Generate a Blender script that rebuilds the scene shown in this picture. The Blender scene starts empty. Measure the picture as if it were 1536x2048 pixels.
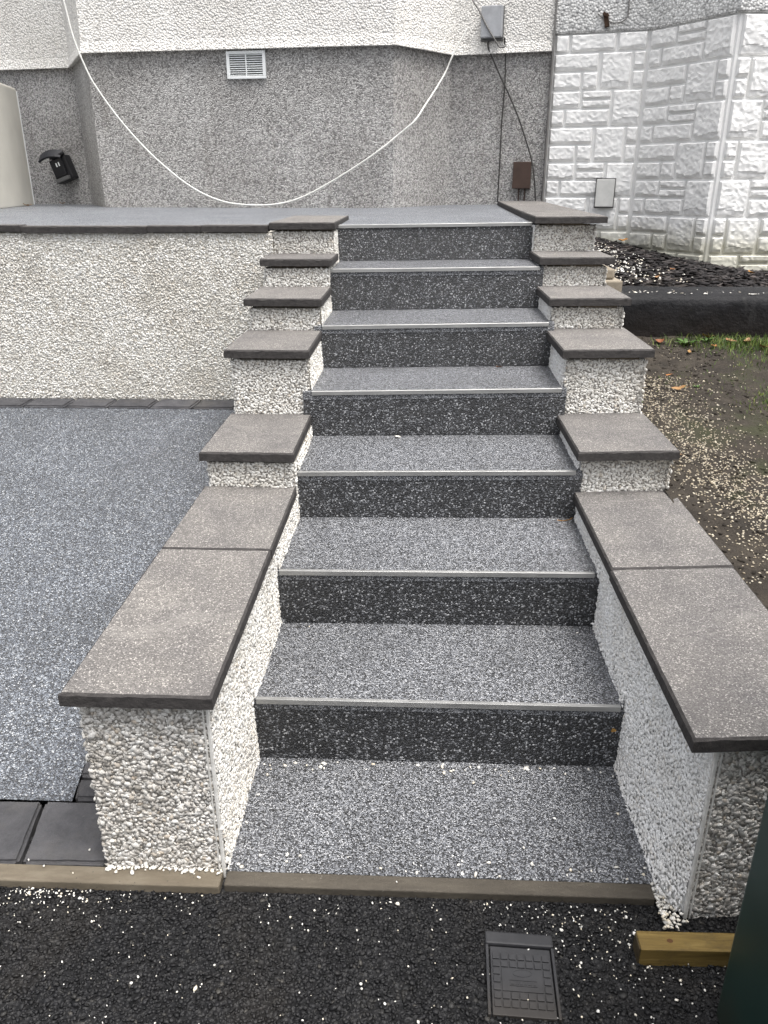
import bpy, bmesh, math, random
import numpy as np
from mathutils import Vector, Matrix, noise

random.seed(7)
rng = np.random.default_rng(7)
R = math.radians
sc = bpy.context.scene
col = sc.collection

# ------------------------------------------------------------------ camera
cam_d = bpy.data.cameras.new('camera')
cam_d.sensor_fit = 'HORIZONTAL'
cam_d.sensor_width = 36.0
cam_d.lens = 36.0 * 1587.685 / 1536.0
cam_d.clip_start = 0.02
cam_d.clip_end = 500
cam = bpy.data.objects.new('camera', cam_d)
col.objects.link(cam)
PITCH, YAW, ROLL = R(22.64913), R(-2.38047), R(0.10621)
fwd = Vector((math.sin(YAW) * math.cos(PITCH), math.cos(YAW) * math.cos(PITCH), -math.sin(PITCH)))
right = Vector((math.cos(YAW), -math.sin(YAW), 0))
down = fwd.cross(right)
r2 = right * math.cos(ROLL) + down * math.sin(ROLL)
d2 = down * math.cos(ROLL) - right * math.sin(ROLL)
mw = Matrix((r2, -d2, -fwd)).transposed().to_4x4()
mw.translation = Vector((-0.033658, -1.757471, 1.366384))
cam.matrix_world = mw
sc.camera = cam

# ------------------------------------------------------------------ sky, sun, exposure
SUN_EL, SUN_AZ = R(71), R(128)         # azimuth from +Y towards +X
w = bpy.data.worlds.new('World')
sc.world = w
w.use_nodes = True
wn = w.node_tree
bg = wn.nodes['Background']
sky = wn.nodes.new('ShaderNodeTexSky')
sky.sky_type = 'NISHITA'
sky.sun_disc = False
sky.sun_elevation = SUN_EL
sky.sun_rotation = SUN_AZ
sky.air_density = 1.0
sky.dust_density = 7.0
sky.ozone_density = 1.0
hs = wn.nodes.new('ShaderNodeHueSaturation')      # thin cloud: the blue is washed out
hs.inputs['Saturation'].default_value = 0.24
wn.links.new(sky.outputs[0], hs.inputs['Color'])
wn.links.new(hs.outputs[0], bg.inputs[0])
bg.inputs[1].default_value = 0.15
sun_d = bpy.data.lights.new('sun', 'SUN')
sun_d.energy = 1.4
sun_d.angle = R(35)
sun_d.color = (1.0, 0.965, 0.91)
sun = bpy.data.objects.new('sun', sun_d)
col.objects.link(sun)
sdir = Vector((math.sin(SUN_AZ) * math.cos(SUN_EL), math.cos(SUN_AZ) * math.cos(SUN_EL), math.sin(SUN_EL)))
sun.rotation_euler = sdir.to_track_quat('Z', 'Y').to_euler()
vs = sc.view_settings
vs.view_transform = 'Standard'
vs.look = 'None'
vs.gamma = 1.0
vs.use_curve_mapping = False
vs.exposure = 0.98


# ------------------------------------------------------------------ object helpers
def tag(o, label=None, cat=None, group=None, kind=None):
    if label: o['label'] = label
    if cat: o['category'] = cat
    if group: o['group'] = group
    if kind: o['kind'] = kind
    return o


def empty(name, loc=(0, 0, 0)):
    o = bpy.data.objects.new(name, None)
    o.location = loc
    col.objects.link(o)
    return o


def link(name, me, mats, parent=None, smooth=False):
    if not isinstance(mats, (list, tuple)): mats = [mats]
    if not me.materials:
        for m in mats: me.materials.append(m)
    if smooth:
        me.polygons.foreach_set('use_smooth', [True] * len(me.polygons))
    o = bpy.data.objects.new(name, me)
    col.objects.link(o)
    if parent is not None:
        o.parent = parent
        if parent.type == 'EMPTY':      # meshes are written in world metres
            o.location = -Vector(parent.location)
    return o


def pyobj(name, V, F, mats, parent=None, smooth=False, fmat=None):
    me = bpy.data.meshes.new(name)
    me.from_pydata([tuple(v) for v in V], [], F)
    if fmat is not None:
        me.polygons.foreach_set('material_index', fmat)
    me.update()
    return link(name, me, mats, parent, smooth)


def npobj(name, V, T, mats, parent=None, smooth=False):
    """V (n,3) float, T (m,3) int -> one mesh, fast"""
    me = bpy.data.meshes.new(name)
    me.vertices.add(len(V))
    me.vertices.foreach_set('co', np.asarray(V, np.float32).ravel())
    me.loops.add(T.size)
    me.loops.foreach_set('vertex_index', T.ravel().astype(np.int32))
    me.polygons.add(len(T))
    me.polygons.foreach_set('loop_start', np.arange(0, T.size, 3, dtype=np.int32))
    me.polygons.foreach_set('loop_total', np.full(len(T), 3, np.int32))
    me.update(calc_edges=True)
    return link(name, me, mats, parent, smooth)


def bmobj(name, bm, mats, parent=None, smooth=False):
    me = bpy.data.meshes.new(name)
    bmesh.ops.recalc_face_normals(bm, faces=bm.faces)
    bm.to_mesh(me)
    bm.free()
    return link(name, me, mats, parent, smooth)


def box_bm(x0, x1, y0, y1, z0, z1, bev=0.0, seg=2, bm=None):
    bm = bm or bmesh.new()
    vs_ = [bm.verts.new((x, y, z)) for x in (x0, x1) for y in (y0, y1) for z in (z0, z1)]
    fs = [(0, 1, 3, 2), (4, 6, 7, 5), (0, 4, 5, 1), (2, 3, 7, 6), (0, 2, 6, 4), (1, 5, 7, 3)]
    nf = [bm.faces.new([vs_[i] for i in f]) for f in fs]
    if bev:
        es = list({e for f in nf for e in f.edges})
        bmesh.ops.bevel(bm, geom=es, offset=bev, segments=seg, affect='EDGES', profile=0.6)
    return bm


def box(name, x0, x1, y0, y1, z0, z1, mat, parent=None, bev=0.0, seg=2):
    return bmobj(name, box_bm(x0, x1, y0, y1, z0, z1, bev, seg), mat, parent)


def catmull(pts, n=8):
    P = [np.array(p, float) for p in pts]
    P = [2 * P[0] - P[1]] + P + [2 * P[-1] - P[-2]]
    out = []
    for i in range(1, len(P) - 2):
        for k in range(n):
            t = k / n
            out.append(0.5 * (2 * P[i] + (P[i + 1] - P[i - 1]) * t + (2 * P[i - 1] - 5 * P[i] + 4 * P[i + 1] - P[i + 2]) * t * t
                              + (3 * P[i] - P[i - 1] - 3 * P[i + 1] + P[i + 2]) * t ** 3))
    out.append(P[-2])
    return out


def tube(name, pts, rad, mat, parent=None, sides=7, n=8):
    P = catmull(pts, n)
    V, F = [], []
    for i, p in enumerate(P):
        a = P[max(i - 1, 0)]; b = P[min(i + 1, len(P) - 1)]
        t = Vector(b - a).normalized()
        u = t.cross(Vector((0.13, 1, 0.21))).normalized()
        v = t.cross(u)
        for k in range(sides):
            an = 2 * math.pi * k / sides
            V.append(Vector(p) + rad * (math.cos(an) * u + math.sin(an) * v))
    for i in range(len(P) - 1):
        for k in range(sides):
            k2 = (k + 1) % sides
            F.append((i * sides + k, i * sides + k2, (i + 1) * sides + k2, (i + 1) * sides + k))
    F.append(tuple(range(sides))[::-1]); F.append(tuple(range((len(P) - 1) * sides, len(P) * sides)))
    return pyobj(name, V, F, mat, parent, smooth=True)


# icosahedron template for stones
_t = (1 + 5 ** .5) / 2
ICO_V = np.array([(-1, _t, 0), (1, _t, 0), (-1, -_t, 0), (1, -_t, 0), (0, -1, _t), (0, 1, _t), (0, -1, -_t), (0, 1, -_t),
                  (_t, 0, -1), (_t, 0, 1), (-_t, 0, -1), (-_t, 0, 1)], float)
ICO_V /= np.linalg.norm(ICO_V[0])
ICO_F = np.array([(0, 11, 5), (0, 5, 1), (0, 1, 7), (0, 7, 10), (0, 10, 11), (1, 5, 9), (5, 11, 4), (11, 10, 2), (10, 7, 6), (7, 1, 8),
                  (3, 9, 4), (3, 4, 2), (3, 2, 6), (3, 6, 8), (3, 8, 9), (4, 9, 5), (2, 4, 11), (6, 2, 10), (8, 6, 7), (9, 8, 1)])


def stones(name, pts, nrm, a, b, c, mat, parent=None, jit=0.3, tilt=0.35, smooth=False, sink=0.25):
    """angular stones: long half-axis a=(lo,hi), short b, height c along the normal"""
    pts = np.asarray(pts, float); nrm = np.asarray(nrm, float)
    n = len(pts)
    if nrm.ndim == 1: nrm = np.tile(nrm, (n, 1))
    nn = nrm + rng.normal(0, tilt * 0.5, (n, 3))
    nn /= np.linalg.norm(nn, axis=1)[:, None]
    rv = rng.normal(0, 1, (n, 3))
    u = np.cross(nn, rv); u /= np.linalg.norm(u, axis=1)[:, None]
    v = np.cross(nn, u)
    k_ = rng.lognormal(0, .22, n).clip(.55, 1.5)
    A = rng.uniform(*a, n) * k_; B = rng.uniform(*b, n) * k_; Cc = rng.uniform(*c, n) * k_
    L = ICO_V[None] * rng.uniform(1 - jit, 1 + jit, (n, 12, 1))
    W = (L[:, :, 0:1] * (A[:, None, None] * u[:, None]) + L[:, :, 1:2] * (B[:, None, None] * v[:, None])
         + L[:, :, 2:3] * (Cc[:, None, None] * nn[:, None]))
    W += pts[:, None] + (nrm * (Cc * (1 - 2 * sink))[:, None] * 0.6)[:, None]
    T = ICO_F[None] + (np.arange(n) * 12)[:, None, None]
    return npobj(name, W.reshape(-1, 3), T.reshape(-1, 3), mat, parent, smooth)


def hexpts(u0, u1, v0, v1, s, jitter=0.35):
    us = np.arange(u0, u1, s); out = []
    for k, v in enumerate(np.arange(v0, v1, s * 0.866)):
        out.append(np.stack([us + (s / 2 if k % 2 else 0), np.full(len(us), v)], 1))
    p = np.concatenate(out)
    return p + rng.normal(0, jitter * s * 0.5, p.shape)


# ------------------------------------------------------------------ material helpers
class NT:
    def __init__(s, name, rough=0.8, spec=0.5):
        s.m = bpy.data.materials.new(name); s.m.use_nodes = True
        s.t = s.m.node_tree; s.b = s.t.nodes['Principled BSDF']
        s.b.inputs['Roughness'].default_value = rough
        s.b.inputs['Specular IOR Level'].default_value = spec
        s.tc = s.t.nodes.new('ShaderNodeTexCoord')
        s._n = None

    def link(s, a, b): s.t.links.new(a, b)

    def coords(s, scale=(1, 1, 1)):
        mp = s.t.nodes.new('ShaderNodeMapping'); mp.inputs['Scale'].default_value = scale
        s.link(s.tc.outputs['Object'], mp.inputs[0]); return mp.outputs[0]

    def noise(s, scale, detail=4, rough=0.6, co=None, dist=0):
        n = s.t.nodes.new('ShaderNodeTexNoise')
        n.inputs['Scale'].default_value = scale; n.inputs['Detail'].default_value = detail
        n.inputs['Roughness'].default_value = rough; n.inputs['Distortion'].default_value = dist
        s.link(co or s.tc.outputs['Object'], n.inputs['Vector']); return n.outputs['Fac']

    def voro(s, scale, feature='F1', co=None, rnd=1.0):
        n = s.t.nodes.new('ShaderNodeTexVoronoi'); n.feature = feature
        n.inputs['Scale'].default_value = scale; n.inputs['Randomness'].default_value = rnd
        s.link(co or s.tc.outputs['Object'], n.inputs['Vector']); return n

    def ramp(s, fac, stops, interp='LINEAR'):
        n = s.t.nodes.new('ShaderNodeValToRGB'); cr = n.color_ramp; cr.interpolation = interp
        while len(cr.elements) > 1: cr.elements.remove(cr.elements[-1])
        for i, (p, c) in enumerate(stops):
            e = cr.elements[0] if i == 0 else cr.elements.new(p)
            e.position = p
            if not isinstance(c, (tuple, list)): c = (c, c, c)
            e.color = (*c, 1)
        s.link(fac, n.inputs[0]); return n.outputs[0]

    def mix(s, fac, a, b, mode='MIX'):
        n = s.t.nodes.new('ShaderNodeMix'); n.data_type = 'RGBA'; n.blend_type = mode
        for v, i in ((fac, 0), (a, 6), (b, 7)):
            if isinstance(v, (int, float)): n.inputs[i].default_value = v if i == 0 else (v, v, v, 1)
            elif isinstance(v, tuple): n.inputs[i].default_value = (*v, 1)
            else: s.link(v, n.inputs[i])
        return n.outputs[2]

    def math(s, op, a, b=0.0):
        n = s.t.nodes.new('ShaderNodeMath'); n.operation = op
        for v, i in ((a, 0), (b, 1)):
            if isinstance(v, (int, float)): n.inputs[i].default_value = v
            else: s.link(v, n.inputs[i])
        return n.outputs[0]

    def sep(s, out):
        n = s.t.nodes.new('ShaderNodeSeparateXYZ'); s.link(out, n.inputs[0]); return n.outputs

    def island(s):
        return s.t.nodes.new('ShaderNodeNewGeometry').outputs['Random Per Island']

    def objrand(s):
        return s.t.nodes.new('ShaderNodeObjectInfo').outputs['Random']

    def color(s, c):
        if isinstance(c, tuple): s.b.inputs['Base Color'].default_value = (*c, 1)
        else: s.link(c, s.b.inputs['Base Color'])
        return s

    def rough(s, r): s.link(r, s.b.inputs['Roughness']); return s

    def bump(s, h, strength=0.5, dist=0.01):
        n = s.t.nodes.new('ShaderNodeBump'); n.inputs['Strength'].default_value = strength
        n.inputs['Distance'].default_value = dist
        s.link(h, n.inputs['Height'])
        if s._n is not None: s.link(s._n, n.inputs['Normal'])
        s._n = n.outputs[0]; s.link(s._n, s.b.inputs['Normal']); return s


def resin(name, stops, scale, tint=0.12, rough=0.42, damp=True):
    """bound aggregate: every cell is one small stone of its own grey"""
    n = NT(name, rough, 0.5)
    v1 = n.voro(scale)
    sp = n.t.nodes.new('ShaderNodeSeparateColor'); n.link(v1.outputs['Color'], sp.inputs[0])
    c = n.ramp(sp.outputs[0], stops, 'CONSTANT')
    edge = n.ramp(v1.outputs['Distance'], [(0.0, 1.0), (0.45, 0.95), (0.8, 0.25)])
    c = n.mix(0.8, c, edge, 'MULTIPLY')
    big = n.ramp(n.noise(2.6, 6, 0.65), [(0.3, 0.72), (0.55, 1.0), (0.75, 1.15)])
    c = n.mix(1.0, c, big, 'MULTIPLY')
    n.color(c)
    n.rough(n.ramp(sp.outputs[1], [(0, rough - 0.12), (1, rough + 0.2)]))
    n.b.inputs['IOR'].default_value = 1.56; n.b.inputs['Specular IOR Level'].default_value = .8
    n.bump(n.math('MULTIPLY', v1.outputs['Distance'], -1.0), 0.75, 0.004)
    return n.m


M = {}
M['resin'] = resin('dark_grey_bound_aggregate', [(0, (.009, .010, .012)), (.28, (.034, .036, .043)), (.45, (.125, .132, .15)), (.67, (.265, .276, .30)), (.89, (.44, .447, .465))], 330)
M['resin_landing'] = resin('sheen_lightened_bound_aggregate', [(0, (.05, .055, .065)), (.3, (.13, .14, .16)), (.58, (.24, .255, .285)), (.82, (.38, .40, .43))], 230)  # drive resin lightened: its low-angle sky sheen is put into the colour
M['resin_riser'] = resin('shade_darkened_bound_aggregate', [(0, (.003, .0034, .0045)), (.46, (.007, .0078, .010)), (.64, (.042, .044, .051)), (.80, (.18, .186, .20)), (.95, (.44, .446, .46))], 235)  # blacker copy of the tread mix; the risers' shade is put into its colour
M['resin_drive'] = resin('blue_grey_bound_aggregate', [(0, (.017, .020, .026)), (.3, (.052, .059, .074)), (.58, (.122, .137, .164)), (.82, (.245, .268, .30)), (.95, (.42, .435, .45))], 250)

# aluminium nosing
n = NT('brushed_aluminium', 0.38, 0.5)
n.b.inputs['Metallic'].default_value = 0.85
sm = n.noise(6, 6, 0.7, n.coords((1, 8, 8)))
n.color(n.ramp(sm, [(.3, (.33, .33, .325)), (.7, (.50, .50, .49))]))
n.rough(n.ramp(n.noise(40, 4), [(.3, .42), (.8, .65)]))
M['alu'] = n.m

# coping concrete
n = NT('weathered_coping_top', 0.72, 0.4)
v = n.voro(420)
sp = n.t.nodes.new('ShaderNodeSeparateColor'); n.link(v.outputs['Color'], sp.inputs[0])
c = n.ramp(sp.outputs[0], [(0, (.092, .089, .087)), (.4, (.142, .137, .134)), (.75, (.19, .185, .180)), (.93, (.37, .36, .345))], 'CONSTANT')
c = n.mix(1.0, c, n.ramp(n.noise(7, 6, 0.65), [(.3, (.78, .77, .78)), (.7, (1.15, 1.13, 1.1))]), 'MULTIPLY')
c = n.mix(n.ramp(n.noise(3.1, 3, .5, dist=.6), [(.55, 0.0), (.72, .35)]), c, (.085, .08, .08))
c = n.mix(n.ramp(n.noise(2.6, 6, .7, n.coords((1, 2.5, 1)), 1.0), [(.58, 0.0), (.64, .3), (.70, .05)]), c, (.26, .25, .235))
c = n.mix(1.0, c, n.ramp(n.objrand(), [(0, (.84, .83, .83)), (1, (1.12, 1.1, 1.07))]), 'MULTIPLY')
n.color(c)
n.bump(n.noise(60, 5, .7), 0.35, 0.004); n.bump(v.outputs['Distance'], 0.25, 0.002)
M['cope_top'] = n.m
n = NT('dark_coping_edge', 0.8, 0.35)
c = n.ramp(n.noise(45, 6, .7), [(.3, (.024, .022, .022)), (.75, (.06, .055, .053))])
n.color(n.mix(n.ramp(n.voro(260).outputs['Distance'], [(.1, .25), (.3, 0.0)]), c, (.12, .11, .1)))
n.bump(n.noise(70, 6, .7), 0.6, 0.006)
M['cope_edge'] = n.m


def chips(name, stops, rough=0.6):
    n = NT(name, rough, 0.45)
    c = n.ramp(n.island(), stops)
    c = n.mix(1.0, c, n.ramp(n.noise(160, 3), [(.3, .86), (.7, 1.08)]), 'MULTIPLY')
    c = n.mix(1.0, c, n.ramp(n.noise(3.7, 6, .65), [(.32, (.84, .82, .79)), (.55, (1, 1, 1))]), 'MULTIPLY')
    n.color(c); return n.m


M['chip_cream'] = chips('cream_spar_chips', [(0, (.38, .36, .33)), (.12, (.60, .58, .54)), (.5, (.75, .735, .695)), (.88, (.82, .81, .78)), (1, (.54, .49, .42))])
M['chip_white'] = chips('white_spar_chips', [(0, (.62, .615, .60)), (.12, (.79, .785, .77)), (.5, (.86, .855, .84)), (.88, (.89, .89, .885)), (1, (.70, .67, .62))])
M['chip_grey'] = chips('greyish_spar_chips', [(0, (.28, .265, .24)), (.2, (.44, .42, .39)), (.5, (.58, .56, .53)), (.85, (.76, .75, .72)), (1, (.46, .40, .33))])
M['chip_loose'] = chips('loose_white_chips', [(0, (.62, .60, .55)), (.5, (.78, .77, .74)), (1, (.70, .62, .48))])
M['chip_soil'] = chips('loose_cream_chips', [(0, (.26, .215, .15)), (.5, (.44, .385, .29)), (1, (.58, .53, .43))])


def mortar(name, a, b):
    n = NT(name, 0.9, 0.3)
    v = n.voro(115)
    c = n.ramp(n.noise(30, 6, .7), [(.3, a), (.7, b)])
    n.color(c); n.bump(v.outputs['Distance'], 0.6, 0.006); n.bump(n.noise(120, 4), 0.4, 0.003)
    return n.m


M['mortar_cream'] = mortar('cream_render_bed', (.48, .455, .40), (.62, .59, .53))
M['mortar_grey'] = mortar('grey_render_bed', (.24, .225, .205), (.38, .36, .335))
M['mortar_bed'] = mortar('brown_bedding_mortar', (.09, .075, .055), (.17, .145, .11))
M['mortar_white'] = mortar('white_render_bed', (.66, .66, .65), (.78, .78, .77))

# pvc corner bead
n = NT('white_corner_bead', 0.45, 0.5)
n.color(n.ramp(n.noise(60, 5), [(.35, (.55, .54, .51)), (.65, (.72, .71, .68))])); M['bead'] = n.m

# tarmac
n = NT('black_tarmac_bed', 0.65, 0.4)
c = n.ramp(n.noise(25, 6, .7), [(.3, (.005, .005, .006)), (.7, (.012, .012, .013))])
c = n.mix(n.ramp(n.noise(3.5, 4, .6, dist=.5), [(.52, 0.0), (.75, .55)]), c, (.022, .019, .016))
n.color(c); n.bump(n.voro(95).outputs['Distance'], 1.0, 0.01); M['tar'] = n.m
n = NT('tarmac_stones', 0.55, 0.3)
c = n.ramp(n.island(), [(0, (.003, .003, .0035)), (.5, (.006, .006, .007)), (.85, (.012, .012, .0135)), (.96, (.022, .0215, .021)), (1, (.05, .047, .042))])
c = n.mix(n.ramp(n.noise(11, 7, .75), [(.58, 0.0), (.72, .45)]), c, (.048, .045, .040))
c = n.mix(n.ramp(n.noise(3.5, 4, .6, dist=.5), [(.55, 0.0), (.75, .4)]), c, (.022, .019, .016))
n.color(c); n.bump(n.noise(240, 4), 0.4, 0.003); M['tar_stone'] = n.m

# concrete edging
n = NT('brown_stained_concrete', 0.82, 0.35)
c = n.ramp(n.noise(9, 7, .7, n.coords((.5, 2, 1))), [(.25, (.07, .058, .041)), (.5, (.12, .10, .073)), (.75, (.19, .165, .125))])
c = n.mix(n.ramp(n.voro(70).outputs['Distance'], [(.06, .8), (.12, 0.0)]), c, (.03, .028, .025))
n.color(c); n.bump(n.noise(80, 6, .7), .4, .004); M['edging'] = n.m

n = NT('dark_stained_concrete', 0.75, 0.4)
c = n.ramp(n.noise(9, 7, .7, n.coords((.5, 2, 1))), [(.25, (.035, .030, .023)), (.5, (.062, .053, .041)), (.75, (.10, .088, .068))])
c = n.mix(n.ramp(n.noise(60, 6, .75), [(.63, 0.0), (.72, .5)]), c, (.30, .28, .25))
n.color(c); n.bump(n.noise(50, 6, .7), .6, .006); M['edging_dark'] = n.m

# charcoal blocks
n = NT('charcoal_paving_block', 0.9, 0.2)
c = n.ramp(n.noise(14, 7, .7), [(.3, (.045, .045, .049)), (.7, (.088, .087, .092))])
c = n.mix(1.0, c, n.ramp(n.objrand(), [(0, .8), (1, 1.2)]), 'MULTIPLY')
c = n.mix(n.ramp(n.noise(55, 5, .7, n.coords((1, 2.5, 1))), [(.66, 0.0), (.72, .35)]), c, (.3, .3, .29))
c = n.mix(n.ramp(n.noise(5, 6, .7), [(.5, 0.0), (.7, .5)]), c, (.10, .095, .088))
n.color(c); n.bump(n.noise(32, 8, .7), .8, .008); M['block'] = n.m

# house dry dash plinth
def dash(name, stops, scale, bumps, stain, streak=None):
    n = NT(name, 0.85, 0.35)
    v = n.voro(scale)
    sp = n.t.nodes.new('ShaderNodeSeparateColor'); n.link(v.outputs['Color'], sp.inputs[0])
    c = n.ramp(sp.outputs[0], stops)
    e = n.ramp(v.outputs['Distance'], [(.0, 1.15), (.4, 1.0), (.75, .66)])
    c = n.mix(.85, c, e, 'MULTIPLY')
    c = n.mix(1.0, c, n.ramp(n.noise(1.7, 5, .6), [(.3, stain), (.7, (1.1, 1.1, 1.1))]), 'MULTIPLY')
    if streak:
        c = n.mix(n.ramp(n.noise(2.2, 5, .6, n.coords((3.5, 3.5, .45))), [(.56, 0.0), (.75, streak)]), c, (.16, .14, .12))
    n.color(c)
    n.bump(n.math('MULTIPLY', v.outputs['Distance'], -1), bumps, .009)
    n.bump(n.noise(scale * 1.9, 3, .6), .3, .005)
    return n.m


M['plinth'] = dash('grey_dry_dash', [(0, (.19, .185, .18)), (.3, (.34, .333, .325)), (.6, (.49, .48, .47)), (1, (.69, .68, .665))], 118, 1.0, (.8, .79, .78), .35)
M['upper'] = dash('white_roughcast', [(0, (.70, .68, .65)), (.4, (.80, .785, .75)), (1, (.87, .855, .83))], 74, 1.0, (.9, .89, .88), .12)
M['nb_dash'] = dash('white_painted_dash', [(0, (.42, .42, .42)), (.35, (.70, .70, .69)), (1, (.85, .85, .84))], 62, 1.0, (.85, .85, .85), .2)

# painted stone of the neighbour
n = NT('white_painted_stone', 0.6, 0.4)
c = n.ramp(n.noise(5, 6, .65), [(.3, (.80, .80, .79)), (.7, (.87, .865, .855))])
c = n.mix(n.ramp(n.noise(70, 4, .7), [(.68, 0.0), (.76, .5)]), c, (.3, .29, .27))
zz = n.sep(n.tc.outputs['Object'])[2]
low = n.ramp(n.math('ADD', zz, n.math('MULTIPLY', n.noise(6, 5, .7), .45)), [(1.08, .75), (1.3, 0.0)])
low.node.color_ramp.elements[0].position = .0
n.t.nodes.remove(low.node)
mr = n.t.nodes.new('ShaderNodeMapRange'); mr.inputs[1].default_value = 1.04; mr.inputs[2].default_value = 1.22
mr.inputs[3].default_value = .6; mr.inputs[4].default_value = 0
n.link(n.math('ADD', zz, n.math('MULTIPLY', n.noise(7, 6, .7), .22)), mr.inputs[0])
c = n.mix(n.ramp(n.noise(4, 6, .7, n.coords((3, 3, .5))), [(.60, 0.0), (.72, .22)]), c, (.33, .32, .28))
c = n.mix(mr.outputs[0], c, (.36, .34, .22))
n.color(c); n.bump(n.noise(70, 7, .7), .35, .004); M['stone'] = n.m

# misc plain materials
def plain(name, c, rough=.5, spec=.5, var=.2, sc_=30, metal=0, bump=0):
    n = NT(name, rough, spec)
    n.color(n.ramp(n.noise(sc_, 5, .6), [(.3, tuple(x * (1 - var) for x in c)), (.7, tuple(min(1, x * (1 + var)) for x in c))]))
    n.b.inputs['Metallic'].default_value = metal
    if bump: n.bump(n.noise(sc_ * 3, 5), bump, .003)
    return n.m


M['pvc'] = plain('white_plastic', (.78, .80, .80), .35, .5, .05)
M['dark_gap'] = plain('dark_duct', (.06, .06, .062), .9, .2)
M['cable_white'] = plain('white_cable', (.66, .66, .63), .4, .5, .08)
M['cable_dark'] = plain('black_cable', (.035, .033, .03), .5, .5, .4, 12)
M['cable_grey'] = plain('grey_cable', (.16, .155, .15), .5, .5, .3, 12)
M['box_grey'] = plain('weathered_grey_plastic', (.36, .37, .39), .55, .4, .14, 16)
M['box_dark'] = plain('dark_grey_plastic', (.10, .10, .10), .6, .4, .2)
M['box_white'] = plain('dull_white_plastic', (.60, .60, .58), .5, .4, .09, 20)
M['box_brown'] = plain('brown_plastic', (.055, .033, .025), .5, .4, .2, 10)
M['rust'] = plain('rusty_iron', (.055, .034, .024), .9, .2, .5, 60, 0, .5)
M['black_plastic'] = plain('black_plastic', (.010, .010, .013), .35, .5, .3)
M['cream_metal'] = plain('cream_painted_metal', (.62, .60, .54), .45, .5, .07, 3)
M['black_paint'] = plain('black_masonry_paint', (.014, .014, .016), .55, .45, .5, 9, 0, .3)
n = NT('black_bitumen_paint', .6, .22)
c = n.ramp(n.noise(7, 6, .65), [(.3, (.004, .004, .005)), (.7, (.011, .011, .013))])
zz = n.sep(n.tc.outputs['Object'])[2]
mr = n.t.nodes.new('ShaderNodeMapRange'); mr.inputs[1].default_value = .70; mr.inputs[2].default_value = .86
mr.inputs[3].default_value = 1; mr.inputs[4].default_value = 0
n.link(n.math('ADD', zz, n.math('MULTIPLY', n.noise(9, 5, .7), .12)), mr.inputs[0])
c = n.mix(n.math('MULTIPLY', mr.outputs[0], .7), c, (.018, .013, .010))
c = n.mix(n.ramp(n.noise(5, 3, .5, n.coords((2, 2, .6)), .4), [(.62, 0.0), (.68, .4)]), c, (.04, .039, .038))
n.color(c); n.bump(n.noise(14, 7, .7), .7, .02); M['black_paint'] = n.m

n = NT('dark_slate', .85, .25)
n.color(n.ramp(n.island(), [(0, (.008, .007, .0075)), (.6, (.022, .0195, .020)), (.9, (.05, .043, .042)), (1, (.09, .075, .068))])); n.bump(n.noise(60, 5), .4, .004); M['slate'] = n.m
n = NT('dark_mulch_bed', .9, .3)
n.color(n.ramp(n.noise(40, 6), [(.3, (.012, .010, .009)), (.7, (.035, .028, .024))])); M['mulch'] = n.m

n = NT('damp_brown_soil', .85, .35)
c = n.ramp(n.noise(9, 8, .7), [(.25, (.014, .011, .008)), (.5, (.034, .027, .020)), (.75, (.064, .053, .040))])
c = n.mix(n.ramp(n.noise(3.2, 5, .65), [(.56, 0.0), (.68, .6)]), c, (.032, .040, .011))
c = n.mix(n.ramp(n.noise(110, 4, .7), [(.62, 0.0), (.74, .45)]), c, (.16, .135, .10))
n.color(c); n.bump(n.noise(38, 8, .75), .9, .02); n.bump(n.voro(130).outputs['Distance'], .4, .005); M['soil'] = n.m

n = NT('grass_blade', .6, .35)
n.color(n.ramp(n.island(), [(0, (.035, .07, .012)), (.6, (.075, .13, .02)), (1, (.17, .19, .04))])); n.b.inputs['Subsurface Weight'].default_value = 0; M['grass'] = n.m
M['weed'] = plain('weed_leaf', (.07, .14, .03), .5, .4, .3, 40)
n = NT('dead_leaf', .65, .35)
c = n.ramp(n.objrand(), [(0, (.34, .13, .03)), (.3, (.42, .24, .06)), (.55, (.26, .15, .07)), (.8, (.45, .34, .18)), (1, (.20, .07, .03))])
n.color(n.mix(n.ramp(n.noise(60, 4), [(.45, 0.0), (.75, .6)]), c, (.12, .06, .03))); M['leaf'] = n.m

n = NT('treated_timber', .7, .35)
g = n.noise(3.5, 6, .65, n.coords((1.5, 22, 22)), .8)
c = n.ramp(g, [(.25, (.07, .045, .012)), (.5, (.155, .103, .027)), (.75, (.24, .168, .055))])
c = n.mix(n.ramp(n.noise(26, 6, .75), [(.52, 0.0), (.72, .6)]), c, (.04, .030, .016))
n.color(c); n.bump(g, .5, .004); M['timber'] = n.m
M['timber_end'] = plain('dark_timber_end', (.055, .04, .02), .8, .3, .4, 60, 0, .4)
M['knot'] = plain('timber_knot', (.10, .045, .015), .7, .3, .3, 90)
n = NT('dark_green_paint', .4, .5)
c = n.ramp(n.noise(8, 5, .6), [(.3, (.0085, .026, .021)), (.7, (.013, .036, .029))])
zz = n.sep(n.tc.outputs['Object'])[2]
mr = n.t.nodes.new('ShaderNodeMapRange'); mr.inputs[1].default_value = .02; mr.inputs[2].default_value = .2
mr.inputs[3].default_value = .85; mr.inputs[4].default_value = 0
n.link(n.math('ADD', zz, n.math('MULTIPLY', n.noise(14, 6, .75), .16)), mr.inputs[0])
n.color(n.mix(mr.outputs[0], c, (.028, .02, .012))); M['green'] = n.m
n = NT('black_cover_plastic', .62, .4)
c = n.ramp(n.noise(20, 6, .7), [(.3, (.017, .0175, .020)), (.7, (.034, .034, .037))])
yy = n.sep(n.tc.outputs['Object'])[1]
mr = n.t.nodes.new('ShaderNodeMapRange'); mr.inputs[1].default_value = -.80; mr.inputs[2].default_value = -.69
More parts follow.
